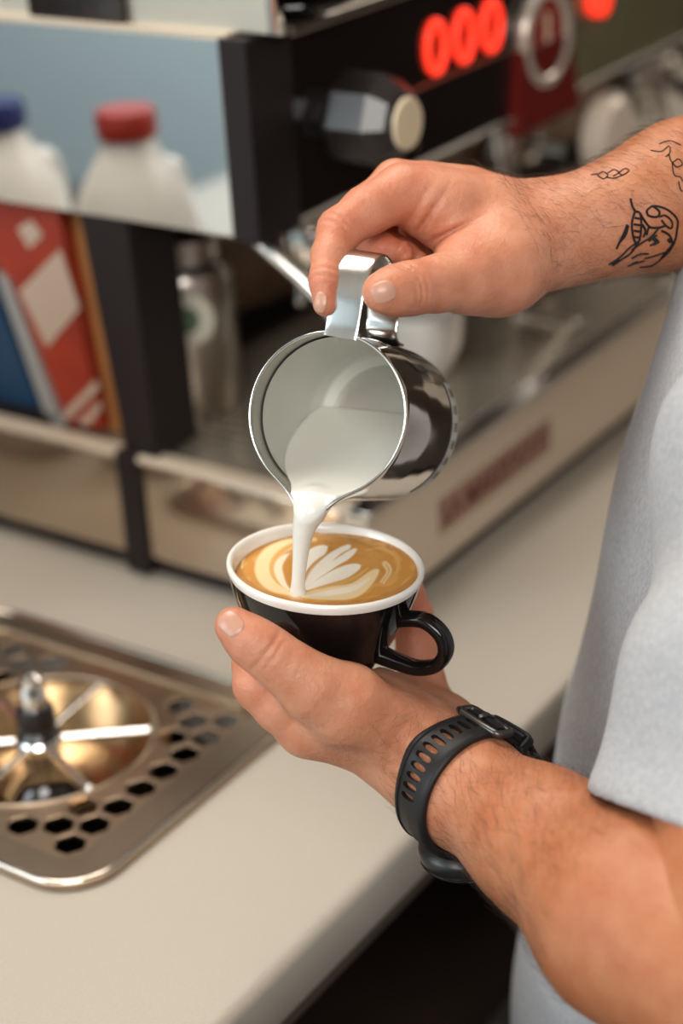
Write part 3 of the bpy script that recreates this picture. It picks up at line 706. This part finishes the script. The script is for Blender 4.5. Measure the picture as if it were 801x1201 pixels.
# arm hair
def hairs(V, Fq, tree, a, b, count, lenr, tmin, tmax, seed, rad=.00004):
    rg = np.random.default_rng(seed); ax = nrm(b-a); out = []
    cen = V[Fq].mean(1); t = (cen-a)@(b-a)/np.dot(b-a, b-a); radd = np.linalg.norm(cen-a-np.clip(t, -.3, 1.3)[:, None]*(b-a), axis=1)
    ok = np.where((t > tmin) & (t < tmax) & (radd < .06))[0]
    sel = rg.choice(ok, min(count, len(ok)), replace=False)
    side = nrm(np.cross(ax, [0, 0, 1]))
    for i in sel:
        c = cen[i]; e1 = V[Fq[i][1]]-V[Fq[i][0]]; e2 = V[Fq[i][2]]-V[Fq[i][0]]; nn = np.cross(e1, e2)
        if np.linalg.norm(nn) < 1e-12: continue
        nn = nrm(nn); tang = -ax*.8+nrm(np.cross(nn, ax))*(.7+.6*rg.standard_normal())*.8+.25*rg.standard_normal(3); tang = nrm(tang-nn*np.dot(tang, nn))
        Ln = lenr*(.5+rg.random()); P = [c-nn*.0002, c+tang*Ln*.33+nn*Ln*.16, c+tang*Ln*.7+nn*Ln*.22, c+tang*Ln+nn*Ln*.16]
        out.append(sweep(np.array(P), [rad, rad, rad*.8, rad*.2], 3, caps=False))
    return join(*out)
part('arm_hair', hairs(VR, FR, BRt, R_arm[0][0], R_arm[4][0], 2600, .009, -.25, 1.0, 3), HAIR, body, kind='stuff')
part('arm_hair', hairs(VL, FL, BL, LW[0], L_arm[2][0], 2600, .009, -.12, 1.0, 4), HAIR, body, kind='stuff')

# ------------------------------------------------------------------ t-shirt (torso shell with sleeves)
def shirt_front(z):       # torso front silhouette, taken down the photo's edge
    return None
VR_ = wv(1, 0, 0); VR_ = nrm(np.array([VR_[0], VR_[1], 0])); VF_ = nrm(np.array([-VR_[1], VR_[0], 0]))
tor_c = pt(1040, 600, .90)[:2]
def onplane(px, py, w):        # the upright plane through the chest, square to the view
    r = R@cd(px, py); t = (w-np.dot(CAM[:2]-tor_c, VF_[:2]))/np.dot(r[:2], VF_[:2]); return CAM+r*t
edge = np.array([onplane(x, y, -.02) for x, y in ((850, 250), (803, 430), (773, 525), (744, 600), (718, 690), (692, 790), (664, 900), (640, 1080), (620, 1130), (612, 1201), (604, 1300))])
eo = np.argsort(edge[:, 2]); ez = edge[eo, 2]
def torso_sdf(p):
    z = p[:, 2]; q = p[:, :2]-tor_c.astype(np.float32)
    u = -(q@VR_[:2].astype(np.float32)); w = q@VF_[:2].astype(np.float32)         # u towards picture left, w away from the camera
    ef = -((edge[eo][:, :2]-tor_c)@VR_[:2]); au = np.interp(z, ez, ef)
    au = np.where(z > .36, au*np.sqrt(np.clip(1-((z-.36)/.16)**2, .05, 1)), au)
    bw = np.interp(z, [-.3, .1, .36, .5], [.17, .17, .19, .08])
    uu = u+.0
    s = np.where(uu > 0, uu/np.maximum(au, .02), uu/.15)
    k = np.sqrt(s**2+(w/bw)**2)+1e-6; d = (k-1)*np.minimum(np.minimum(np.maximum(au, .02), .15), bw)
    d = d+.0012*np.sin(z*38+w*22+u*9)+.0015*np.sin(z*21-w*47+1.3)
    return np.maximum(d, np.maximum(-.26-z, z-.50))
S0 = LS+np.array([.0, .0, -.0]); S1 = pt(1000, 560, .76); S2 = pt(925, 800, .755); S3 = pt(886, 950, .750)
def fS(p):
    t = torso_sdf(p)
    s = smin(cone(p, S0, S1, .075, .072), cone(p, S1, S2, .072, .066), .03); s = smin(s, cone(p, S2, S3, .066, .064), .02)
    fw = (p@VF_.astype(np.float32))
    s = s+.0045*np.sin(fw*70+p[:, 2]*16)+.003*np.sin(p[:, 2]*45+fw*35)*np.clip((.30-p[:, 2])/.12, 0, 1)+.0015*np.sin(p[:, 2]*33-p[:, 1]*60+p[:, 0]*80)
    hem = ((p-S3.astype(np.float32))@nrm(S3-S1).astype(np.float32))
    s0 = s; s = np.maximum(s, hem-.014)
    s = np.maximum(s, -np.maximum(s0+.0065, -(hem+.05)))
    r = smin(cone(p, RS, RS*.45+RE*.55, .078, .078), ell(p, TC+np.array([0, 0, -.03]), np.eye(3), (.19, .12, .09)), .04)
    r = np.maximum(r, (p-(RS*.5+RE*.5).astype(np.float32))@nrm(RE-RS).astype(np.float32))
    d = smin(t, s, .012); d = smin(d, r, .03)
    # hollow sleeve end
    return d
VS, FSh = surf(fS, np.minimum(np.minimum(S3, LS), edge.min(0))-np.array([.12, .12, .32]), np.array([.34, -.05, .56]), .0035)
part('t_shirt', (VS, FSh), SHIRT, person, smooth=True)
# trousers and shoes (below the frame)
JEAN = mat('dark_denim', (.03, .035, .05), .8)
hipc = np.array([tor_c[0], tor_c[1], 0])
def fT(p):
    d = None
    for s in (-1, 1):
        hp = hipc+VF_*.09*s; c = smin(cone(p, hp+np.array([0, 0, -.10]), hp+np.array([0, 0, -.48]), .088, .062), cone(p, hp+np.array([0, 0, -.48]), hp+np.array([0, 0, -.85]), .062, .055), .02)
        d = c if d is None else smin(d, c, .01)
    return smin(d, ell(p, hipc+np.array([0, 0, -.12]), np.eye(3), (.135, .135, .13)), .03)
VT, FT = surf(fT, hipc+np.array([-.26, -.26, -.92]), hipc+np.array([.26, .26, .06]), .008)
part('trousers', (VT, FT), JEAN, person, smooth=True)
for s in (-1, 1):
    c = hipc+VF_*.09*s-VR_*.05; c[2] = FZ+.042
    Mz = np.array([-VR_, VF_, [0, 0, 1]]).T
    sv, sf = sphere((0, 0, 0), 1, 20); sv = sv*np.array([.14, .05, .042]); sv[:, 2] = np.maximum(sv[:, 2], -.040)
    part('shoe', xf((sv, sf), Mz, c), BLKS, person, smooth=True)
hcv, hcf = sphere((0, 0, 0), 1, 28); hcv = hcv*np.array([.083, .102, .110])
keep = [q for q in hcf if hcv[list(q)].mean(0)[2] > -.02 or hcv[list(q)].mean(0)[1] < -.03]
part('hair', xf((hcv, keep), np.array([nrm(RS-LS), FWD, [0, 0, 1]]).T, TC+np.array([0, 0, .255])+FWD*.022), HAIR, person, smooth=True)

# ------------------------------------------------------------------ watch on the left wrist
wa = nrm(L_arm[1][0]-L_wr[1][0]); we1 = wv(0, 0, 1); we1 = nrm(we1-wa*np.dot(we1, wa)); we2 = np.cross(we1, wa)
if np.dot(we2, wv(.6, .7, 0)) < 0: we2 = -we2
wc = LW[0]+wa*.001
def wr(th, s):       # arm radius at angle th, offset s along the arm
    d = we1*math.cos(th)+we2*math.sin(th); r = np.linspace(.012, .055, 60)
    f = fL((wc+wa*s+d[None]*r[:, None]).astype(np.float32)); i = np.argmax(f > 0)
    return r[i] if i > 0 else .03
TH = np.linspace(0, 2*PI, 241)[:-1]
ra = np.array([wr(t, 0) for t in TH[::4]]); rb = np.array([wr(t, -.010) for t in TH[::4]]); rc = np.array([wr(t, .010) for t in TH[::4]])
def smooth(a):
    for _ in range(3): a = (np.roll(a, 1)+a*2+np.roll(a, -1))/4
    return a
ra, rb, rc = smooth(ra), smooth(rb), smooth(rc)
def rint(arr, t): return np.interp((t % (2*PI)), np.r_[TH[::4], 2*PI], np.r_[arr, arr[0]])
def wp_(t, s, off):
    r0 = rint(ra, t); r = r0+(rint(rb, t)-r0)*(-s/.01) if s < 0 else r0+(rint(rc, t)-r0)*(s/.01)
    d = we1*math.cos(t)+we2*math.sin(t); return wc+wa*s+d*(r+off)
watch = thing('wristwatch', wc, 'black wristwatch with slotted rubber strap on the left wrist', 'watch')
def band(t0, t1, off, width, slots=None, nt=150, ns=24, th=.0024, holes=()):
    V = []; Fc = []; T = np.linspace(t0, t1, nt+1); Sx = np.linspace(-width/2, width/2, ns+1)
    for lay in (0, 1):
        for t in T:
            for s in Sx:
                e = 1-abs(2*s/width)**6
                V.append(wp_(t, s, off+(th*(.55+.45*e) if lay else 0)+(.0008*(abs(s) > width*.36) if lay else 0)))
    n1 = (nt+1)*(ns+1); solid = np.ones((nt, ns), bool)
    for i in range(nt):
        for j in range(ns):
            tm = (T[i]+T[i+1])/2; sm = (Sx[j]+Sx[j+1])/2
            for (hc, hw, s0, s1) in holes:
                if (abs(tm-hc)/hw)**2.6+(abs(sm-(s0+s1)/2)/((s1-s0)/2))**2.6 < 1: solid[i, j] = False
    def q(i, j, l): return l*n1+i*(ns+1)+j
    for i in range(nt):
        for j in range(ns):
            if not solid[i, j]: continue
            Fc.append((q(i, j, 1), q(i+1, j, 1), q(i+1, j+1, 1), q(i, j+1, 1))); Fc.append((q(i, j, 0), q(i, j+1, 0), q(i+1, j+1, 0), q(i+1, j, 0)))
            for (di, dj, a, b) in ((-1, 0, (i, j), (i, j+1)), (1, 0, (i+1, j+1), (i+1, j)), (0, -1, (i+1, j), (i, j)), (0, 1, (i, j+1), (i+1, j+1))):
                ii, jj = i+di, j+dj
                if ii < 0 or jj < 0 or ii >= nt or jj >= ns or not solid[ii, jj]:
                    Fc.append((q(*a, 0), q(*a, 1), q(*b, 1), q(*b, 0)))
    return V, Fc
bt = math.radians(74)         # buckle angle
hs = [(bt-.20-.155*k,     .047, -.0052, .0036) for k in range(11)]
part('lower_strap', band(math.radians(-100), bt+.1, .0006, .0205, holes=hs, nt=620, ns=40), RUB, watch, smooth=True, sharp=35)
hs2 = [(bt+.16+.14*k, .045, -.0046, .0042) for k in range(8)]
part('upper_strap', band(bt-.02, math.radians(250), .0032, .0200, holes=hs2, nt=560, ns=36, th=.0026), RUB, watch, smooth=True, sharp=35)
part('strap_lining', band(bt, math.radians(255), .0006, .0205, nt=60, ns=8, th=.0024), RUB, watch, smooth=True, sharp=35)
# buckle: square loop and tongue
bk = [wp_(bt-.12, -.0135, .004), wp_(bt-.12, .0135, .004), wp_(bt+.16, .0135, .0052), wp_(bt+.16, -.0135, .0052)]
bpts = [];
for i in range(4):
    a, b = bk[i], bk[(i+1) % 4]; bpts += [a*.92+b*.08, a*.5+b*.5, a*.08+b*.92]
buck = part('buckle', sweep(np.array(bpts+[bpts[0]]), .0019, 10, caps=False), mat('gunmetal', (.10, .095, .09), .3, .9), watch, smooth=True)
part('tongue', sweep(np.array([wp_(bt+.16, 0, .0055), wp_(bt+.02, 0, .0064), wp_(bt-.12, 0, .0055)]), .0012, 8), MATS['gunmetal'], buck, smooth=True)
# keeper loops and loose strap tip
for kt in (bt+.62, bt+1.0):
    P = [wp_(kt, s, o) for s, o in ((-.0118, .001), (-.0118, .0070), (-.009, .0082), (.009, .0082), (.0118, .0070), (.0118, .001))]
    part('keeper', sweep(spline(P, 3), 1.0, 12, flat=(.0028, .0010), up=we2*0+np.cross(wa, we1*math.cos(kt)+we2*math.sin(kt))), RUB, watch, smooth=True)
P = [wp_(bt+t, 0, o) for t, o in ((.55, .0062), (.8, .0072), (1.0, .0090), (1.15, .0125), (1.26, .017))]
part('strap_tip', sweep(spline(P, 5), 1.0, 12, flat=(.0095, .0012), up=wa), RUB, watch, smooth=True)
# case on the other side
ct = math.radians(-128)
cdir = we1*math.cos(ct)+we2*math.sin(ct); cc = wp_(ct, 0, .0005)
cm = frame(cdir, wa)
case = part('case', lathe([(.0, 0), (.017, 0), (.0192, .002), (.0200, .004), (.0200, .007), (.0185, .0095), (.0178, .010)], 56, cm, cc), mat('black_resin', (.012, .012, .013), .35), watch, smooth=True, sharp=40)
part('bezel', lathe([(.0178, .0096), (.0190, .0102), (.0184, .0112), (.0160, .0112), (.0155, .0102)], 56, cm, cc, caps=False), MATS['gunmetal'], case, smooth=True, sharp=40)
part('glass', lathe([(.0158, .0104), (.0158, .0106), (0, .0108)], 40, cm, cc), GLSB, case, smooth=True, sharp=40)
part('crown', cyl(cc+cm[:, 0]*.0198+cdir*.005, cc+cm[:, 0]*.0220+cdir*.005, .0022, n=16), MATS['gunmetal'], case)

# ------------------------------------------------------------------ cup
cup = thing('coffee_cup', cupC-cn*.052, 'black glazed coffee cup with a white inside, held in the left hand', 'cup')
outp = [(.0, -.0545), (.0235, -.0545), (.025, -.0535), (.026, -.051), (.0285, -.0465), (.0335, -.038), (.0385, -.028), (.0425, -.018), (.0450, -.010), (.0466, -.0035)]
inp = [(.0466, -.0035), (.0474, -.0012), (.0473, .0006), (.0462, .0014), (.0450, .0008), (.0441, -.001), (.0432, -.006), (.0405, -.016), (.036, -.027), (.029, -.038), (.018, -.046), (0, -.048)]
part('outer_shell', lathe(outp, 96, CM, cupC, caps=False), CER_B, cup, smooth=True, sharp=50)
part('inner_bowl', lathe(inp, 96, CM, cupC, caps=False), CER_W, cup, smooth=True)
ha = math.radians(-27)       # handle azimuth (towards the camera)
hd = np.array([math.cos(ha), math.sin(ha)])
def cupP(r, z): return cupC+CM@np.array([hd[0]*r, hd[1]*r, z])
hp = spline([cupP(.036, -.0195), cupP(.0445, -.0165), cupP(.054, -.0150), cupP(.0625, -.0195), cupP(.0655, -.0275), cupP(.0615, -.0360), cupP(.052, -.0405), cupP(.041, -.0405), cupP(.030, -.0390)], 8)
hw = CM@np.array([-hd[1], hd[0], 0])
n_ = len(hp); rr = 1+.25*np.abs(np.linspace(-1, 1, n_))**6
part('handle', sweep(hp, rr, 20, flat=(.0048, .0034), up=hw, e=.75), CER_B, cup, smooth=True)

# latte: level liquid with poured milk pattern
lv = cupC-cn*.0046
nz = np.array([0, 0, 1.0]); nl = nrm(cn*.35+nz*.65); LMx = frame(nl, wv(1, 0, 0))
def crop(x, y): return (270+x/3.3375, 600+y/3.3375)
NR, NA = 150, 420
V = [lv]; 
rows = []
for i in range(1, NR+1):
    for k in range(NA):
        a = 2*PI*k/NA; dv = LMx[:, 0]*math.cos(a)+LMx[:, 1]*math.sin(a)
        V.append((a, i))
# edge radius: where the level plane meets the bowl
def bowl_r(z): return np.interp(z, [p[1] for p in inp[::-1]], [p[0] for p in inp[::-1]])
er = []
for k in range(NA):
    a = 2*PI*k/NA; dv = LMx[:, 0]*math.cos(a)+LMx[:, 1]*math.sin(a); rs = np.linspace(.03, .052, 90)
    P = lv+dv[None]*rs[:, None]; q = (P-cupC)@CM; ok = np.hypot(q[:, 0], q[:, 1]) < bowl_r(q[:, 2]); er.append(rs[ok].max() if ok.any() else .04)
er = smooth(np.array(er))
ang = np.arange(NA)*2*PI/NA; DV = np.cos(ang)[:, None]*LMx[:, 0]+np.sin(ang)[:, None]*LMx[:, 1]
VV = [lv[None]]
for i in range(1, NR+1):
    fr = i/NR; VV.append(lv+DV*(er*fr)[:, None]+nl*(.0006*max(0, (fr-.965)/.035)**2))
VV = np.vstack(VV)
LFc = [(0, 1+k, 1+(k+1) % NA) for k in range(NA)]+[(1+(i-1)*NA+k, 1+i*NA+k, 1+i*NA+(k+1) % NA, 1+(i-1)*NA+(k+1) % NA) for i in range(1, NR) for k in range(NA)]
lat = part('latte', (VV, LFc), mat('latte_foam', (.7, .5, .3), .24, attr='foam', noise=(900, .25, (.93, .9, .84)), sss=.1), None, smooth=True)
setp(lat, 'tan coffee with a white leaf pattern filling the black cup', 'coffee')
X_, Y_ = proj(VV); Xc = (X_-270)*3.3375; Yc = (Y_-600)*3.3375
def sstep(x, a, b): t = np.clip((x-a)/(b-a), 0, 1); return t*t*(3-2*t)
def dline(P):
    P = spline(np.c_[np.array(P, float), np.zeros(len(P))], 10)[:, :2]; best = np.full(len(Xc), 1e9); tt = np.zeros(len(Xc)); n = len(P)-1
    for i in range(n):
        a, b = P[i], P[i+1]; ab = b-a; h = np.clip(((Xc-a[0])*ab[0]+(Yc-a[1])*ab[1])/(ab@ab+1e-9), 0, 1)
        dd = np.hypot(Xc-a[0]-h*ab[0], (Yc-a[1]-h*ab[1])*1.0); m = dd < best; best[m] = dd[m]; tt[m] = (i+h[m])/n
    return best, tt
wob = np.sin(Xc*.045+1.7*np.sin(Yc*.05))*np.cos(Yc*.06+Xc*.013)
rho = np.hypot((Xc-385)/345, (Yc-212)/145)
tan1 = np.array([.60, .28, .055]); tan2 = np.array([.74, .42, .13]); creamc = np.array([.88, .68, .38]); white = np.array([.92, .86, .75]); dark = np.array([.40, .17, .045])
col = np.tile(tan1, (len(Xc), 1))
def mixc(c, m): global col; col = col*(1-m[:, None])+c*m[:, None]
mixc(tan2, .55*sstep(np.sin(rho*26+wob*1.5), -.2, .9)*sstep(rho, .45, .9))
mixc(dark, .45*sstep(np.sin(rho*15+wob*2.+1), .3, 1)*sstep(-Yc, -230, -100))
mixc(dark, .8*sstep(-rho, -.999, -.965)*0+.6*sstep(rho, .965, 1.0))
def stroke(P, w0, w1, c, soft=5, amt=1., p=1.):
    d, t = dline(P); w = w0+(w1-w0)*np.maximum(np.sin(np.clip(t, 0, 1)**p*PI), 0)**(.55 if p > 1 else 1)
    mixc(c, amt*(1-sstep(d, w-soft, w+soft)))
stroke([(330, 112), (230, 128), (150, 175), (128, 235), (165, 290), (255, 325)], 8, 32, creamc, 7)
stroke([(330, 112), (240, 132), (180, 178), (165, 230), (195, 280), (260, 318)], 2, 12, tan2, 5)
stroke([(240, 165), (200, 190), (188, 230), (215, 285), (265, 318)], 6, 16, creamc*.5+white*.5, 5)
stroke([(262, 322), (236, 262), (250, 190), (320, 140), (390, 130)], 6, 30, tan1, 4, .9)
stroke([(268, 318), (286, 232), (322, 176), (378, 138)], 4, 29, white, 4, p=1.35)
stroke([(285, 318), (298, 245), (345, 190), (400, 160)], 2, 6, tan1, 3, .9)
stroke([(285, 312), (330, 248), (392, 192), (468, 134)], 4, 25, white, 4, p=1.4)
stroke([(330, 262), (400, 212), (450, 178), (492, 148)], 4, 15, white, 3, p=1.3)
stroke([(405, 190), (440, 164), (476, 143)], 1, 3.5, tan1, 2, .85)
stroke([(290, 305), (380, 248), (440, 208), (500, 178)], 2, 8, tan1, 3, .95)
stroke([(288, 308), (370, 270), (440, 240), (508, 212)], 4, 25, white, 4, p=1.5)
stroke([(285, 316), (400, 286), (480, 262), (540, 222)], 2, 9, tan2, 4, .95)
stroke([(285, 328), (390, 320), (490, 305), (575, 232)], 8, 30, creamc, 5, p=1.3)
stroke([(300, 330), (390, 318), (480, 300), (545, 262)], 3, 12, white, 6, .8)
stroke([(590, 275), (615, 235), (600, 205), (612, 202), (628, 232), (600, 280)], 3, 6, creamc, 4, .8)
stroke([(530, 150), (600, 145), (655, 190), (650, 240)], 2, 5, tan2, 4, .8)
stroke([(300, 95), (420, 100), (520, 125), (590, 160)], 3, 6, dark, 6, .5)
stroke([(45, 220), (60, 165), (130, 115), (230, 88)], 3, 5, creamc, 3, .7)
mixc(white, .9*np.exp(-(((Xc-262)/26)**2+((Yc-322)/14)**2)))
fa = lat.data.color_attributes.new('foam', 'FLOAT_COLOR', 'POINT'); fa.data.foreach_set('color', np.c_[col, np.ones(len(col))].astype(np.float32).ravel())

# ------------------------------------------------------------------ milk pitcher
MC = pt(383, 486, .826)
pa = nrm(wv(-.325, .0, .95))                 # base -> mouth
pu = wv(.20, .98, 0); pu = nrm(pu-pa*np.dot(pu, pa)); pr_ = np.cross(pu, pa)    # pu towards the handle
PM = np.array([pr_, pu, pa]).T
if np.linalg.det(PM) < 0: pr_ = -pr_; PM = np.array([pr_, pu, pa]).T
pit = thing('milk_pitcher', MC-pa*.045, 'tilted steel milk pitcher pouring over the black cup', 'pitcher')
spa = math.atan2(-pu@pu, 0)
sd = wv(-23, -113, 0); sd = sd-pa*np.dot(sd, pa); spa = math.atan2(sd@pu, sd@pr_)
def spout(a, r, z):
    da = (a-spa+PI) % (2*PI)-PI
    fz = math.exp(-((.0-z)/.016)**2)
    return r+.0115*math.exp(-(abs(da)/.235)**1.7)*fz
PR = .0378
ow = [(0, -.092), (.033, -.092), (.0365, -.0905), (.0385, -.087), (.0390, -.080), (.0392, -.055), (.0390, -.035), (.0384, -.018), (PR, -.004), (PR+.0003, -.0005)]
iw = [(PR+.0003, -.0005), (PR+.0001, .0003), (PR-.0006, .0003), (PR-.0008, -.001), (PR, -.018), (.0382, -.035), (.0384, -.055), (.0382, -.080), (.0357, -.0895), (.030, -.0908), (0, -.0908)]
def dens(pr, n=5):
    P = np.array([(a, b, 0) for a, b in pr]); out = []
    for i in range(len(P)-1):
        for k in range(n): out.append(tuple((P[i]+(P[i+1]-P[i])*k/n)[:2]))
    out.append(pr[-1]); return out
STL = mat('pitcher_steel', (.66, .63, .59), .07, 1)
part('outer_wall', lathe(dens(ow), 160, PM, MC, spout, caps=False), STL, pit, smooth=True, sharp=60)
part('inner_wall', lathe(dens(iw), 160, PM, MC, spout, caps=False), mat('pitcher_inside', (.42, .40, .36), .36, .7), pit, smooth=True, sharp=60)
rl = np.array([MC+PM@np.array([spout(a, PR-.0001, 0)*math.cos(a), spout(a, PR-.0001, 0)*math.sin(a), .0002]) for a in np.linspace(0, 2*PI, 181)])
part('rim', sweep(rl, .00065, 8, caps=False), CHROME, pit, smooth=True)
def pp(s, h, w=0): return MC+PM@np.array([w, h, -s])
hpth = spline([pp(-.0004, .0355), pp(.0, .0415), pp(-.0005, .055), pp(.002, .067), pp(.009, .0745), pp(.021, .0770), pp(.036, .073), pp(.048, .063), pp(.055, .051), pp(.057, .0435), pp(.063, .0402), pp(.071, .0395)], 7)
part('handle', sweep(hpth, 1.0, 20, flat=(.0080, .00075), up=pr_), mat('brushed_handle', (.72, .71, .69), .2, 1, noise=(300, .4, (.6, .59, .57), (1, 1, .1))), pit, smooth=True, sharp=50)
# milk film clinging to the inside
fm = [(r-.0005, z) for r, z in iw[4:-1]]
part('milk_film', lathe(dens([(PR-.0010, -.014)]+fm[1:]), 140, PM, MC, spout, caps=False), mat('milk_film', (.66, .66, .60), .38, sss=.1), pit, smooth=True)
# temperature sticker strip with dark fields near the base
def arcpatch(a0, a1, z0, z1, off, n=20):
    V = []; 
    for i in range(n+1):
        a = a0+(a1-a0)*i/n
        for z in (z0, z1):
            r = np.interp(z, [p[1] for p in ow[1:]], [p[0] for p in ow[1:]])+off; V.append(MC+PM@np.array([r*math.cos(a), r*math.sin(a), z]))
    return np.array(V), [(2*i, 2*i+1, 2*i+3, 2*i+2) for i in range(n)]
# angle pointing to picture right in the pitcher's frame
rd = wv(1, 0, 0); ra0 = math.atan2(rd@pu, rd@pr_); sgn = 1 if math.sin(ra0-math.atan2(0, 1)) is not None else 1
up_a = math.atan2(wv(0, 1, 0)@pu, wv(0, 1, 0)@pr_); dl = (up_a-ra0+PI) % (2*PI)-PI; sg = np.sign(dl)
stk = part('temperature_sticker', arcpatch(ra0+sg*.50, ra0-sg*1.12, -.0855, -.0735, .00035, 40), mat('sticker_silver', (.5, .5, .46), .45), pit, smooth=True)
cols = [(.008, .008, .008), (.13, .13, .10), (.14, .09, .06), (.11, .11, .04), (.05, .06, .03), (.045, .055, .03)]
for i, a in enumerate((.36, .14, -.08, -.30, -.52, -.74)):
    part('indicator', arcpatch(ra0+sg*(a+.055), ra0+sg*(a-.055), -.0825, -.0795, .0006, 6), mat('indicator_%d' % i, cols[i], .4), stk, label='dark indicator field' if i == 0 else None)
    part('tick_marks', join(*[arcpatch(ra0+sg*(a+.05-.04*q), ra0+sg*(a+.03-.04*q), -.0772, -.0760, .0006, 2) for q in range(3)]), BLKS, stk)

# ------------------------------------------------------------------ milk: level surface in the pitcher, over the lip, down into the cup
lipa = spa; lip = MC+PM@np.array([spout(lipa, PR, 0)*math.cos(lipa), spout(lipa, PR, 0)*math.sin(lipa), 0])
zl = lip[2]+.0112
def fM(p):
    q = (p-MC.astype(np.float32))@PM.astype(np.float32); a = np.arctan2(q[:, 1], q[:, 0]); da = (a-spa+PI) % (2*PI)-PI
    r = np.hypot(q[:, 0], q[:, 1]); rin = np.interp(q[:, 2], [-.090, -.080, -.055, -.018, 0, .01], [.0355, .0378, .0382, .0376, PR-.0012, PR-.0012])
    rin = rin+.0115*np.exp(-(np.abs(da)/.235)**1.7)*np.exp(-(q[:, 2]/.016)**2)
    d = np.maximum(r-rin, np.maximum(q[:, 2]-.0006, -.0898-q[:, 2]))
    return np.maximum(d, p[:, 2]-zl)
land = None
r_ = R@cd(349, 694); tt_ = np.dot(lv-CAM, nl)/np.dot(r_, nl); land = CAM+r_*tt_
dl_ = np.dot(land-CAM, R@np.array([0, 0, -1])); ds = np.dot(lip-CAM, R@np.array([0, 0, -1]))
strm = [(368, 588, 12), (364.5, 600, 16), (359, 610, 14.5), (355.5, 625, 11.5), (353.5, 640, 9.6), (351.5, 660, 8.0), (350, 678, 7.2), (349, 692, 7.6), (349, 697, 10)]
js = []
for i, (x, y, r) in enumerate(strm):
    t = np.clip((y-598)/(697-598), 0, 1); d = (ds+.0005)*(1-t)+dl_*t+(.004 if y < 590 else 0); js.append((*pt(x, y, d), r*d/F))
_j = np.array(js); _a = spline(_j[:, :3], 6); _b = np.interp(np.linspace(0, len(_j)-1, len(_a)), range(len(_j)), _j[:, 3]); js = [(_a[i], _b[i]) for i in range(len(_a))]
def fMs(p):
    d = smin(fM(p), chain(p, js, .0008), .007)
    return d
lo = np.minimum(MC-.055, land-.02)-np.array([0, 0, .0]); lo = lo-np.array([0, 0, .02]); hi = MC+np.array([.09, .09, .05])
VM, FMk = surf(fMs, lo, hi, .0011)
mk = part('poured_milk', (VM, FMk), MILK, None, smooth=True)
setp(mk, 'white milk streaming from the tilted pitcher into the coffee', 'milk')
